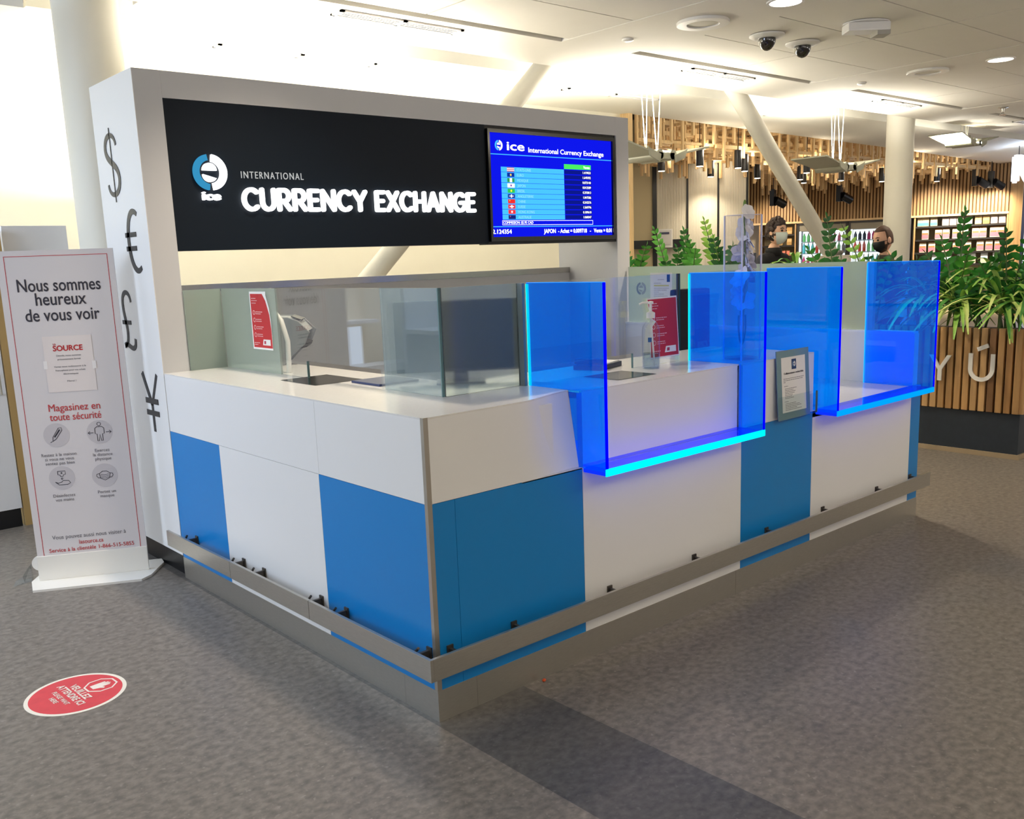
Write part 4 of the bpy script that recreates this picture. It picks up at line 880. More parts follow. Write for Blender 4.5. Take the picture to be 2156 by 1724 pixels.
def flower_stem(base, top, nfl, seed, label):
    rnd = random.Random(seed)
    t = thing('white_flower_stem', tuple(base), label, 'flower')
    B0, T0 = Vector(base), Vector(top); pts = [B0.lerp(T0, k / 10) + Vector((0.004 * math.sin(k), 0.004 * math.cos(1.3 * k), 0)) for k in range(11)]
    MB().tube(pts, 0.0035, 8).build('stem', M_STEM, t, smooth=True)
    for k in range(nfl):
        q = B0.lerp(T0, 0.42 + 0.52 * k / max(1, nfl - 1)); a = rnd.uniform(0, 6.28); b = MB()
        ax = Vector((math.cos(a) * 0.8, math.sin(a) * 0.8, 0.35)).normalized()
        for j in range(6):
            an = j * math.pi / 3 + rnd.uniform(-.2, .2); side = (ax.orthogonal().normalized() * math.cos(an) + ax.cross(ax.orthogonal().normalized()) * math.sin(an))
            L = rnd.uniform(0.050, 0.062) * (1.0 if k < nfl - 2 else 0.7); wv = ax.cross(side).normalized(); rows = []
            for i in range(6):
                s = i / 5; wd = 0.025 * math.sin(math.pi * (0.12 + 0.80 * s)) ; ctr = q + ax * (0.012 + 0.028 * s - 0.014 * s * s) + side * (L * s)
                rows.append([ctr - wv * wd, ctr + ax * 0.003, ctr + wv * wd])
            b.grid(rows)
        b.build('flower', M_PETAL, t, smooth=True)
    MB().sphere(T0, (0.008, 0.008, 0.024), 10, 8).build('bud', M_BUD, t, smooth=True)
    for k in range(3):
        a = rnd.uniform(0, 6.28); b = MB(); q = B0.lerp(T0, 0.25 + 0.09 * k); rows = []
        for i in range(7):
            s = i / 6; wd = 0.011 * math.sin(math.pi * (0.1 + 0.88 * s)); c_ = q + Vector((math.cos(a) * 0.03 * s, math.sin(a) * 0.03 * s, 0.15 * s)); wv = Vector((-math.sin(a), math.cos(a), 0)); rows.append([c_ - wv * wd, c_ + wv * wd])
        b.grid(rows).build('leaf', M_BUD, t, smooth=True)
flower_stem(f.p(0.0, 0.0, 0.02), f.p(0.004, -0.006, 0.70), 7, 3, 'tallest white flower stem in the square vase, its green tip above the rim')
flower_stem(f.p(0.012, 0.014, 0.02), f.p(0.022, 0.012, 0.60), 6, 5, 'shorter white flower stem standing right of the tallest one in the vase')
b = MB(); b.tube([f.p(0.0 + 0.018 * math.cos(a) * 1.2, 0.0, 0.17 + 0.10 * math.sin(a)) for a in [R(160 + 220 * k / 24) for k in range(25)]], 0.004, 8); b.tube([f.p(0.012 + 0.022 * math.cos(a), 0.012, 0.16 + 0.085 * math.sin(a)) for a in [R(150 + 240 * k / 24) for k in range(25)]], 0.004, 8)
b.build('looped_stalks', M_STEM, smooth=True, origin=tuple(f.p(0, 0, 0.05)), label='dark looped stalks coiled at the bottom of the square vase', cat='flower')
# ------------------------------------------------------------------ wooden planter with plants
M_SOIL = mat('soil', '#2E241C', 0.95, noise=0.3, scale=40, bump=0.5)
P = thing('slatted_planter', (5.6, 2.2, 0), 'long planter clad in upright wooden slats on a dark base, beside the counter', 'planter')
bx('liner', mat('planter_dark', '#1D1712', 0.8), 5.365, 5.95, 0.16, 4.3, 0.33, 0.90, P)
bx('soil', M_SOIL, 5.37, 5.94, 0.17, 4.28, 0.90, 0.905, P)
bx('base_panel', mat('base_charcoal', '#252E39', 0.5, noise=0.08, scale=30), 5.352, 5.98, 0.14, 4.3, 0.035, 0.33, P)
bx('kick_strip', mat('kick_wood', '#A08E74', 0.6), 5.34, 6.0, 0.125, 4.3, 0.0, 0.035, P)
y = 0.145
rnd = random.Random(4)
WS = [mat('cedar_slat_%d' % k, c, 0.55, noise=0.2, scale=3, stretch=(9, 9, 0.7)) for k, c in enumerate(('#B28A58', '#9C7446', '#C09A68', '#84603C'))]
while y < 1.2:
    MB().box(5.328, 5.362, y, y + 0.044, 0.335, 0.948).build('slat', WS[rnd.choice([0, 0, 1, 2, 2, 3])], P, bevel=0.003); y += 0.0600
b = MB()
while y < 4.3: b.box(5.328, 5.362, y, y + 0.044, 0.335, 0.948); y += 0.0600
b.build('rear_slats', WS[0], P, kind='stuff')
x = 5.345
while x < 6.0:
    MB().box(x, x + 0.044, 0.118, 0.150, 0.335, 0.948).build('slat', WS[rnd.choice([0, 1, 2, 3])], P, bevel=0.003); x += 0.0600
M_LET = mat('letter_white', '#F0EEE8', 0.45)
fy = Frame((5.327, 0, 0), (0, -1, 0), (0, 0, 1))
b = MB()
def bar(b, p, q, wd, f, d0=0.001, d1=0.014):
    dx, dy = q[0] - p[0], q[1] - p[1]; l = math.hypot(dx, dy); nx, ny = -dy / l * wd / 2, dx / l * wd / 2
    b.prism([(p[0] - nx, p[1] - ny), (q[0] - nx, q[1] - ny), (q[0] + nx, q[1] + ny), (p[0] + nx, p[1] + ny)], f, d0, d1)
b.prism([(-0.800, 0.738), (-0.768, 0.738), (-0.717, 0.655), (-0.666, 0.738), (-0.634, 0.738), (-0.702, 0.628), (-0.702, 0.545), (-0.732, 0.545), (-0.732, 0.628)], fy, 0.001, 0.014)
b.build('letter', M_LET, P)
b = MB(); cxu, czu, ro, ri = -0.414, 0.650, 0.093, 0.064
b.prism([(cxu - ro, 0.762), (cxu - ro, czu)] + circ(cxu, czu, ro, 180, 360, 20)[1:-1] + [(cxu + ro, czu), (cxu + ro, 0.762), (cxu + ri, 0.762), (cxu + ri, czu)] + circ(cxu, czu, ri, 360, 180, 20)[1:-1] + [(cxu - ri, czu), (cxu - ri, 0.762)], fy, 0.001, 0.014)
b.build('letter', M_LET, P)
b = MB(); bar(b, (-0.446, 0.792), (-0.372, 0.824), 0.030, fy); b.build('accent', M_LET, P)

def leafmat(name, c0, c1, rough=0.35):
    m = mat(name, c0, rough)
    nt = m.node_tree; N = nt.nodes.new; oi = N('ShaderNodeObjectInfo'); tc = N('ShaderNodeTexCoord'); n = N('ShaderNodeTexNoise'); n.inputs['Scale'].default_value = 14
    nt.links.new(tc.outputs['Object'], n.inputs['Vector']); r = N('ShaderNodeValToRGB'); r.color_ramp.elements[0].color = lin(c0); r.color_ramp.elements[1].color = lin(c1); r.color_ramp.elements[0].position = .35; r.color_ramp.elements[1].position = .65
    nt.links.new(n.outputs[0], r.inputs[0]); nt.links.new(r.outputs[0], nt.nodes['Principled BSDF'].inputs['Base Color'])
    return m
LG = [leafmat('leaf_deep', '#2A7526', '#3F9433'), leafmat('leaf_mid', '#4C9E36', '#6CBB48'), leafmat('leaf_young', '#7DB53C', '#9CCB50'), leafmat('leaf_dark', '#1F5A22', '#2F7A30')]
M_FST = mat('frond_stem', '#55713A', 0.5)
LS = [leafmat('strap_green', '#74AB44', '#9CC45C', 0.4), leafmat('strap_light', '#B0CC66', '#D2DE8A', 0.4), leafmat('strap_dark', '#3C7A34', '#5A9844', 0.4)]
def leaf(b, base, d, up, L, W, curl=0.25):
    d = d.normalized(); s = d.cross(up).normalized(); n = s.cross(d).normalized(); rows = []
    for i in range(6):
        t = i / 5; wd = W * math.sin(math.pi * (0.06 + 0.92 * t) ** 0.85) ; c = base + d * (L * t) - n * (curl * L * t * t)
        rows.append([c - s * wd + n * wd * 0.25, c, c + s * wd + n * wd * 0.25])
    b.grid(rows)
def frond(parent, base, tip, m, n=9, L=0.075, W=0.021, rnd=random, bow=0.06, start=0.25):
    base, tip = Vector(base), Vector(tip); d = tip - base; out = Vector((d.x, d.y, 0)); mid = base.lerp(tip, 0.5) - out * 0.18 + Vector((0, 0, bow))
    cv = lambda t: base * (1 - t) ** 2 + mid * 2 * t * (1 - t) + tip * t * t
    b = MB(); pts = [cv(k / 10) for k in range(11)]; b.mi = 0; b.tube(pts, [0.009 - 0.0055 * k / 10 for k in range(11)], 6); b.mi = 1
    side0 = d.cross(Vector((-0.8 + rnd.uniform(-.6, .6), -0.6 + rnd.uniform(-.6, .6), 0.1))).normalized()
    for k in range(n):
        t = start + (1 - start) * (k + 0.3) / n; p = cv(t); tan = (cv(min(1, t + 0.03)) - cv(t - 0.03)).normalized()
        up = tan.cross(side0).normalized()
        for s in (-1, 1):
            dr = side0 * s * 0.95 + tan * rnd.uniform(0.45, 0.75) + up * rnd.uniform(-0.2, 0.45); sc = (0.75 + 0.5 * math.sin(math.pi * (t - start) / (1 - start))) * rnd.uniform(0.9, 1.1)
            leaf(b, p, dr, up, L * sc, W * sc, 0.2)
    leaf(b, cv(0.99), (cv(1) - cv(0.95)), side0, L * 0.7, W * 0.7, 0.1)
    return b.build('frond', [M_FST, m], parent, smooth=True)
def zz_plant(loc, tips, label, seed, mats=None, n=9, L=0.072, W=0.021):
    r = random.Random(seed); t = thing('leafy_pot_plant', loc, label, 'plant')
    for k, tp in enumerate(tips):
        b0 = (loc[0] + r.uniform(-.03, .03), loc[1] + r.uniform(-.04, .04), loc[2]); h = tp[2] - loc[2]
        m = LG[tp[3]] if len(tp) > 3 else LG[r.choice([0, 0, 1])]
        frond(t, b0, tp[:3], m, max(5, int(h * 11.5)), L, W, r, start=0.34)
    return t
def strap_plant(loc, n, L, label, seed, W=0.018, lean=(-0.2, -0.1)):
    r = random.Random(seed); t = thing('strap_leaf_plant', loc, label, 'plant'); c = Vector(loc)
    MB().tube([c, c + Vector((0, 0, 0.12))], [0.016, 0.012], 8).build('stem', M_FST, t, smooth=True)
    for g in range(3):
        b = MB()
        for k in range(n // 3):
            a = r.uniform(0, 6.28); el = r.uniform(0.35, 1.25); l = L * r.uniform(0.75, 1.15); d = Vector((math.cos(a) + lean[0], math.sin(a) + lean[1], 0)).normalized()
            p0 = c + Vector((0, 0, 0.10 + r.uniform(0, .12))); s = Vector((-d.y, d.x, 0)); rows = []; w_ = W * r.uniform(0.8, 1.2)
            for i in range(9):
                u = i / 8; x = l * math.cos(el) * u * (1 + 0.25 * u); zz = l * math.sin(el) * u - l * 0.78 * u ** 2.3 * (0.5 + 0.6 * math.cos(el))
                q = p0 + d * x + Vector((0, 0, zz)); wd = w_ * math.sin(math.pi * min(1, 0.10 + 0.86 * u)) ** 0.7
                rows.append([q - s * wd + Vector((0, 0, wd * .4)), q, q + s * wd + Vector((0, 0, wd * .4))])
            b.grid(rows)
        b.build('leaf_tuft', LS[(g + seed) % 3], t, smooth=True)
    return t
ZS = 0.90
zz_plant((5.50, 0.52, ZS), [(5.40, 0.62, 1.22, 3), (5.38, 0.44, 1.18, 0), (5.42, 0.30, 1.26, 3), (5.40, 0.75, 1.15, 3), (5.44, 0.52, 1.36, 0)], 'low dark leafy plant at the foot of the strap-leaved plants, between the white letters', 31)
zz_plant((5.50, 0.20, ZS), [(5.40, 0.10, 1.20, 3), (5.38, 0.26, 1.24, 0), (5.44, 0.00, 1.30, 0), (5.42, 0.18, 1.40, 3)], 'low dark leafy plant at the right corner of the planter', 32)
zz_plant((5.62, 0.74, ZS), [(5.52, 0.68, 1.80, 0), (5.42, 0.92, 1.50, 3), (5.40, 0.58, 1.52, 1), (5.75, 0.95, 1.60, 0), (5.6, 0.45, 1.45, 0), (5.45, 0.80, 1.28, 3)], 'tallest leafy plant in the planter near the glowing blue acrylic, one stalk above the rest', 11)
zz_plant((5.60, 0.36, ZS), [(5.50, 0.37, 1.63, 3), (5.45, 0.20, 1.58, 0), (5.42, 0.50, 1.40, 0), (5.70, 0.15, 1.55, 1), (5.52, 0.10, 1.42, 0)], 'leafy plant above the white U letter on the planter', 12)
zz_plant((5.68, 1.05, ZS), [(5.50, 1.02, 1.45, 0), (5.6, 1.3, 1.50, 3), (5.5, 0.9, 1.30, 0)], 'leafy plant half hidden behind the farther blue acrylic panel', 13)
strap_plant((5.47, 0.66, ZS + 0.02), 48, 0.50, 'strap-leaved plant spilling over the planter above the Y letter', 1)
strap_plant((5.46, 0.36, ZS + 0.02), 51, 0.52, 'strap-leaved plant with pale long blades above the U letter', 2)
strap_plant((5.46, 0.14, ZS + 0.02), 48, 0.50, 'strap-leaved plant at the right corner of the planter', 3)
strap_plant((5.50, 0.90, ZS + 0.02), 42, 0.48, 'strap-leaved plant behind the glowing blue acrylic at the planter', 4)
strap_plant((5.72, 0.52, ZS + 0.16), 42, 0.46, 'strap-leaved plant at the back of the planter, between two leafy plants', 6)
zz_plant((5.55, 3.98, ZS), [(5.45, 4.02, 1.63, 0), (5.5, 3.84, 1.52, 3), (5.48, 3.74, 1.66, 1), (5.6, 4.1, 1.55, 0)], 'small leafy plant at the left end, next to the pale pine post', 21)
zz_plant((5.55, 3.48, ZS), [(5.45, 3.62, 1.80, 1), (5.5, 3.36, 1.56, 0), (5.48, 3.50, 1.50, 3)], 'leafy plant with one bright leaning frond in front of the framed sheet', 22)
zz_plant((5.55, 3.20, ZS), [(5.50, 3.30, 1.78, 0), (5.45, 3.12, 1.60, 1), (5.52, 3.40, 1.62, 3), (5.5, 3.22, 1.66, 1)], 'leafy plant with an upright cluster of round leaves left of the vase', 23)
zz_plant((5.55, 2.86, ZS), [(5.50, 3.06, 1.86, 2), (5.48, 2.94, 1.70, 3), (5.45, 2.70, 1.62, 0), (5.52, 2.84, 1.58, 3), (5.45, 2.60, 1.52, 0)], 'leafy plant with a light green new tip, just left of the vase', 24)
strap_plant((5.55, 2.12, ZS + 0.28), 24, 0.36, 'small strap-leaved plant just right of the vase, in front of the white-masked person', 7)
zz_plant((5.55, 1.68, ZS), [(5.48, 1.79, 1.82, 3), (5.52, 1.98, 1.56, 0), (5.50, 1.66, 1.47, 3)], 'thin tall leafy stalk in front of the slanted strut and fridges', 25)
zz_plant((5.55, 1.38, ZS), [(5.50, 1.66, 1.74, 2), (5.5, 1.42, 1.50, 3), (5.48, 1.20, 1.46, 0), (5.5, 1.33, 1.47, 0)], 'leafy plant with small light tip in front of the black-masked person', 26, L=0.055, W=0.015)

# ------------------------------------------------------------------ coffee bar beyond the planter, and its people
BC = thing('bar_counter', (6.16, 2.5, 0), 'white-topped bar counter beyond the planter, in front of the white-masked person', 'counter')
bx('bar_body', mat('bar_front', '#C9BFA8', 0.6), 6.05, 6.27, 2.40, 5.0, 0, 1.36, BC); bx('bar_top', M_WHITE2, 6.02, 6.30, 2.38, 5.0, 1.36, 1.40, BC, bevel=0.003)
MB().box(7.26, 7.54, 2.70, 2.98, 0, 1.48).build('stone_pillar', mat('speckled_stone', '#B8AFA4', 0.7, noise=0.25, scale=55), label='speckled stone block between the slanted strut and the black-masked person', cat='stone block', bevel=0.004)
t = thing('till_display', (6.16, 3.02, 1.40), 'small dark till display on the bar counter before the white-masked person', 'till')
f = Frame((6.16, 3.02, 1.4005), (0.3, -0.95, 0), (0.1, 0.03, 1)); MB().box(-0.06, 0.07, 0.03, 0.14, -0.01, 0.0, f).build('display', M_BLACK, t, bevel=0.002); MB().box(-0.015, 0.025, 0.0, 0.04, -0.03, -0.01, f).build('stand', M_DARKMETAL, t)
t = thing('glass_bottle', (7.32, 2.92, 1.4803), 'slim clear bottle on the speckled stone block', 'bottle'); MB().lathe([(0.018, 0.001), (0.018, 0.16), (0.008, 0.20), (0.008, 0.25)], (7.32, 2.92, 1.4803), 18).build('bottle', M_CLEAR, t, smooth=True)
MB().lathe([(0.035, 0.0), (0.05, 0.03), (0.045, 0.05), (0.0, 0.051)], (7.46, 2.80, 1.4805), 18).build('bowl', mat('bowl_grey', '#6A6660', 0.4), smooth=True, label='small dark bowl on the speckled stone block', cat='bowl')

def skin_bm(P, E, rad, sub=2):
    me = bpy.data.meshes.new('s'); me.from_pydata([Vector(p) for p in P], E, []); o = bpy.data.objects.new('s', me); COL.objects.link(o)
    md = o.modifiers.new('k', 'SKIN'); md.use_smooth_shade = True; md.branch_smoothing = 0.4
    for i, v in enumerate(me.skin_vertices[0].data):
        r = rad[i]; v.radius = (r, r) if not isinstance(r, tuple) else r; v.use_root = (i == 0)
    s2 = o.modifiers.new('d', 'SUBSURF'); s2.levels = sub; s2.render_levels = sub
    bpy.context.view_layer.update(); ev = bpy.data.meshes.new_from_object(o.evaluated_get(bpy.context.evaluated_depsgraph_get()))
    bpy.data.objects.remove(o); bm = bmesh.new(); bm.from_mesh(ev); bpy.data.meshes.remove(ev); return bm
def person(loc, face, scale, label, skin, hairm, topm, legm, maskm, curly, tilt=0.0, beard=False, collar=None):
    fx = Vector((face[0], face[1], 0)).normalized(); rx = Vector((fx.y, -fx.x, 0))
    M = Matrix(((rx.x, fx.x, 0, loc[0]), (rx.y, fx.y, 0, loc[1]), (0, 0, 1, loc[2]), (0, 0, 0, 1))) @ Matrix.Scale(scale, 4)
    t = thing('person', loc, label, 'person')
    def fin(bm_list, name, m, parent=t, Mx=None):
        bm = bmesh.new()
        for q in bm_list:
            me = bpy.data.meshes.new('x'); q.to_mesh(me); q.free(); bm.from_mesh(me); bpy.data.meshes.remove(me)
        bmesh.ops.transform(bm, matrix=M if Mx is None else Mx, verts=bm.verts[:])
        me = bpy.data.meshes.new(name); bm.to_mesh(me); bm.free(); me.materials.append(m); me.polygons.foreach_set('use_smooth', [True] * len(me.polygons))
        return link(name, me, parent)
    Ps = [(0, 0, 0.96), (0, 0, 1.12), (0, 0.0, 1.32), (0, -0.015, 1.46), (0, 0.01, 1.56)]; E = [(0, 1), (1, 2), (2, 3), (3, 4)]; Rr = [(0.15, 0.10), (0.135, 0.095), (0.155, 0.10), (0.068, 0.062), (0.052, 0.054)]
    tors = ([p for p in Ps[:4]], E[:3], [(0.165, 0.115), (0.15, 0.11), (0.172, 0.118), (0.078, 0.072)])
    TP, TE, TR = list(tors[0]), list(tors[1]), list(tors[2])
    for s in (-1, 1):
        i = len(Ps); Ps += [(s * 0.155, -0.01, 1.41), (s * 0.225, -0.02, 1.16), (s * 0.18, 0.20, 1.06), (s * 0.165, 0.27, 1.05)]; E += [(2, i), (i, i + 1), (i + 1, i + 2), (i + 2, i + 3)]; Rr += [0.055, 0.042, 0.028, (0.036, 0.018)]
        for k in range(4):   # fingers
            j = len(Ps); o = (k - 1.5) * 0.020; Ln = (0.05, 0.06, 0.056, 0.044)[k]
            Ps += [(s * 0.165 + o, 0.305, 1.050), (s * 0.165 + o, 0.305 + Ln * .6, 1.040), (s * 0.165 + o, 0.305 + Ln, 1.020)]; E += [(i + 3, j), (j, j + 1), (j + 1, j + 2)]; Rr += [0.009, 0.0085, 0.007]
        j = len(Ps); Ps += [(s * 0.165 - s * 0.040, 0.262, 1.046), (s * 0.165 - s * 0.058, 0.300, 1.036)]; E += [(i + 3, j), (j, j + 1)]; Rr += [0.010, 0.008]
        a = len(TP); TP += [(s * 0.160, -0.01, 1.405), (s * 0.230, -0.02, 1.16), (s * 0.186, 0.17, 1.075)]; TE += [(2, a), (a, a + 1), (a + 1, a + 2)]; TR += [0.072, 0.056, 0.044]
        i = len(Ps); Ps += [(s * 0.09, 0, 0.88), (s * 0.10, 0.02, 0.50), (s * 0.10, -0.02, 0.09), (s * 0.11, 0.15, 0.035)]; E += [(0, i), (i, i + 1), (i + 1, i + 2), (i + 2, i + 3)]; Rr += [0.085, 0.055, 0.036, (0.036, 0.026)]
    body = skin_bm(Ps, E, Rr)
    hc = Vector((0, 0.03, 1.645))
    Ht = Matrix.Translation(hc) @ Matrix.Rotation(tilt, 4, 'X') @ Matrix.Translation(-hc)
    def hf(q):
        x, y, z = q.x * 0.074, q.y * 0.094, q.z * 0.122
        if q.z < 0: x *= 1 - 0.28 * q.z * q.z; y *= 1 - 0.10 * q.z * q.z
        if q.y > 0:
            g = lambda u, v, su, sv: math.exp(-((q.x - u) / su) ** 2 - ((q.z - v) / sv) ** 2)
            y += 0.020 * g(0, -0.16, 0.13, 0.17) * q.y - 0.008 * g(0.36, 0.08, 0.16, 0.10) - 0.008 * g(-0.36, 0.08, 0.16, 0.10) + 0.008 * g(0, -0.48, 0.25, 0.06) + 0.010 * g(0, -0.80, 0.3, 0.16) + 0.005 * g(0, 0.25, 0.5, 0.08)
        return Vector((x, y, z))
    h = MB(); h.sphere(hc, 1, 36, 28, hf)
    for s in (-1, 1): h.sphere(hc + Vector((s * 0.077, -0.008, -0.012)), (0.010, 0.020, 0.032), 12, 10)
    bmesh.ops.transform(h.bm, matrix=Ht, verts=h.bm.verts[:])
    B = fin([body, h.bm], 'body', skin)
    MH = M @ Ht
    e = MB()
    for s in (-1, 1): e.sphere(hc + Vector((s * 0.028, 0.078, 0.010)), 0.011, 12, 10)
    fin([e.bm], 'eyes', mat('eye_dark', '#1B1512', 0.2), t, MH)
    e = MB()
    for s in (-1, 1): e.tube([hc + Vector((s * 0.014, 0.092, 0.030)), hc + Vector((s * 0.030, 0.088, 0.036)), hc + Vector((s * 0.046, 0.074, 0.030))], [0.003, 0.005, 0.003], 6)
    fin([e.bm], 'eyebrows', hairm, t, MH)
    rn = random.Random(5 if curly else 6); hb = MB()
    def hair(q):
        cut = 0.30 if q.y > 0.25 else (-0.62 if curly else -0.45)
        k = 1.0 if q.z > cut else 0.86
        amp = (1.16 + 0.07 * math.sin(9 * q.x + 3) * math.sin(8 * q.y + 1) * 1.0 + 0.06 * math.sin(11 * q.z + 5 * q.x)) if curly else 1.07 + 0.012 * math.sin(14 * q.x + 9 * q.z)
        if q.y > 0.2 and q.z < (0.62 if not curly else 0.45): k = 0.84
        if not curly and q.y > 0.0 and q.z < 0.30 and abs(q.x) > .6 and q.y > 0.25: k = 0.84
        return Vector((q.x * 0.074 * amp * k, q.y * 0.094 * amp * k - (0.008 if curly else 0.004), q.z * 0.122 * (amp if q.z > 0 else 1.0) * k))
    hb.sphere(hc, 1, 40, 30, hair)
    if curly:
        for k in range(60):
            a = rn.uniform(0, 6.28); z = rn.uniform(-0.55, 1.0); rr = math.sqrt(max(0, 1 - z * z)); q = Vector((rr * math.cos(a), rr * math.sin(a), z))
            if q.y > 0.30 and z < 0.62: continue
            hb.sphere(hc + Vector((q.x * 0.083, q.y * 0.100 - 0.006, q.z * 0.130)), rn.uniform(0.014, 0.024), 8, 6)
    fin([hb.bm], 'hair', hairm, t, MH)
    mk = MB(); rows = []
    for i in range(9):
        v = -0.02 - i / 8 * 0.92; row = []
        for j in range(15):
            u = -1 + 2 * j / 14; a = u * 1.12; zz = v; rr = math.sqrt(max(0.05, 1 - zz * zz)); q = Vector((rr * math.sin(a), rr * math.cos(a), zz)); p = hf(q)
            bulge = 0.006 + 0.020 * math.exp(-(u / 0.5) ** 2) * math.sin(math.pi * i / 8)
            row.append(hc + p + Vector((math.sin(a), math.cos(a), -0.2)) * bulge)
        rows.append(row)
    mk.grid(rows)
    mo = fin([mk.bm], 'face_mask', maskm, t, MH)
    ml = MB()
    for s in (-1, 1):
        for zz in (-0.010, -0.075): ml.tube([hc + Vector((s * 0.066, 0.045, zz)), hc + Vector((s * 0.080, 0.01, zz * 0.7)), hc + Vector((s * 0.082, -0.014, -0.012))], 0.002, 5)
    fin([ml.bm], 'ear_loops', maskm, mo, MH)
    if beard:
        bd = MB(); rows = []
        for i in range(7):
            v = -0.28 - i / 6 * 0.66; row = []
            for j in range(17):
                u = -1 + 2 * j / 16; a = u * 1.45; rr = math.sqrt(max(0.04, 1 - v * v)); p = hf(Vector((rr * math.sin(a), rr * math.cos(a), v))); row.append(hc + p * 1.05 + Vector((0, 0, -0.004)))
            rows.append(row)
        bd.grid(rows); fin([bd.bm], 'beard', hairm, t, MH)
    fin([skin_bm(TP, TE, TR)], 'top', topm)
    if collar: 
        cb = MB(); cb.lathe([(0.075, 1.42), (0.078, 1.47), (0.068, 1.50), (0.062, 1.47)], (0, -0.008, 0), 24); fin([cb.bm], 'collar', collar)
    LP = [(0, 0, 0.98)]; LE = []; LR = [(0.172, 0.122)]
    for s in (-1, 1):
        i = len(LP); LP += [(s * 0.09, 0, 0.88), (s * 0.10, 0.02, 0.50), (s * 0.10, -0.02, 0.10)]; LE += [(0, i), (i, i + 1), (i + 1, i + 2)]; LR += [0.098, 0.070, 0.058]
    fin([skin_bm(LP, LE, LR)], 'trousers', legm)
    sb = MB()
    for s in (-1, 1): sb.sphere((s * 0.105, 0.06, 0.042), (0.048, 0.14, 0.042), 16, 10)
    fin([sb.bm], 'shoes', M_BLACK)
    return t
person((6.60, 3.02, 0.0), (-0.10, -1.0), 1.055, 'person with short curly dark hair and white face mask, in a black top', mat('skin_warm', '#E2B497', 0.5), mat('hair_dark', '#33211A', 0.6), mat('top_black', '#141417', 0.85), mat('trousers_dark', '#1B1C20', 0.85), mat('mask_white', '#D9E2DE', 0.7), True, collar=mat('top_black', '#141417', 0.85))
person((6.74, 1.92, 0.0), (-0.90, 0.36), 0.985, 'person with short brown hair and beard, black face mask and dark olive jacket, in profile', mat('skin_pale', '#E0AE92', 0.5), mat('hair_brown', '#4A2F20', 0.65), mat('jacket_olive', '#2C2C20', 0.85), mat('trousers_dark', '#1B1C20', 0.85), mat('mask_black', '#15171A', 0.6), False, tilt=R(-12), beard=True, collar=mat('collar_olive', '#35352A', 0.85))

# ------------------------------------------------------------------ cafe in the background
A = Vector((17.080, 10.601, 0)); U_ = Vector((0.40247, -0.91543, 0)); fw = Frame(A, U_, (0, 0, 1))
M_DKBROWN = mat('dark_frame', '#17110E', 0.5)
def on(b, s0, s1, z0, z1, n0, n1, f=fw): return b.box(s0, s1, z0, z1, n0, n1, f)
b = MB(); on(b, -0.6, 5.36, 2.16, 3.75, -0.10, -0.02); b.mi = 1
s = -0.55; rn = random.Random(9)
while s < 5.34: on(b, s, s + 0.042, 2.16, 3.75, -0.02, 0.018); s += 0.068
b.build('wall_right', [mat('slat_gap', '#6B4A26', 0.7), M_WOODSLAT], kind='structure', origin=tuple(A))
b = MB(); on(b, -0.6, 5.36, 2.118, 2.16, -0.10, 0.03); b.build('trim_5', M_WOODPINE, kind='structure', origin=tuple(A))
b = MB(); on(b, -0.6, 5.4, 0, 3.75, -0.72, -0.66); b.build('wall_front', mat('cafe_cream', '#DCCDA6', 0.8), kind='structure', origin=tuple(A))
# framed corrugated wall panels on the left
fl2 = Frame((11.70, 6.87, 0), (0.751, -0.660, 0), (0, 0, 1))
def ribbed():
    m = mat('ribbed_panel', '#D9D2BE', 0.28); nt = m.node_tree; tc = nt.nodes.new('ShaderNodeTexCoord'); wv = nt.nodes.new('ShaderNodeTexWave'); wv.bands_direction = 'X'; wv.inputs['Scale'].default_value = 12
    mp = nt.nodes.new('ShaderNodeMapping'); mp.inputs['Rotation'].default_value = (0, 0, R(41)); nt.links.new(tc.outputs['Object'], mp.inputs[0]); nt.links.new(mp.outputs[0], wv.inputs[0])
    bp = nt.nodes.new('ShaderNodeBump'); bp.inputs['Strength'].default_value = 0.35; bp.inputs['Distance'].default_value = 0.01; nt.links.new(wv.outputs[0], bp.inputs['Height']); nt.links.new(bp.outputs[0], nt.nodes['Principled BSDF'].inputs['Normal']); return m
M_RIB = ribbed()
b = MB(); b.box(-4.2, 0.02, 0, 3.75, -0.15, -0.05, fl2); b.build('wall_left', mat('cafe_beige', '#D2C29A', 0.7), kind='structure', origin=(11.7, 6.87, 0))
for s0, s1, nm in ((-1.51, -1.02, 0), (-0.99, -0.51, 1), (-0.48, -0.035, 2)):
    MB().box(s0, s1, 0.3, 3.4, -0.05, -0.03, fl2).build('ribbed_wall_panel', M_RIB, label=('left of three pale ribbed wall panels, with bluish reflections', 'middle of three pale ribbed wall panels between black bars', 'right of three pale ribbed wall panels, beside the wooden slat wall')[nm], cat='wall panel')
for k, (s0, s1) in enumerate(((-1.58, -1.51), (-1.02, -0.99), (-0.51, -0.48), (-0.035, 0.0))):
    b = MB(); b.box(s0, s1, 0.0, 3.4, -0.05, -0.015, fl2); b.build('trim_%d' % (6 + k), M_BLACK, kind='structure', origin=(11.7, 6.87, 0))
t = thing('wall_ledge', tuple(fl2.p(-1.5, 1.65, 0.1)), 'black ledge across the beige wall near the pine post', 'shelf')
MB().box(-2.4, -1.10, 1.65, 1.785, -0.02, 0.16, fl2).build('ledge_box', M_BLACK, t)
t = thing('framed_sheet', tuple(fl2.p(-1.4, 1.68, 0.2)), 'white framed sheet with dark blue heading standing on the black ledge', 'sign')
f = Frame(fl2.p(-1.53, 1.655, 0.19), (0.751, -0.660, 0), (0.02, 0.03, 1))
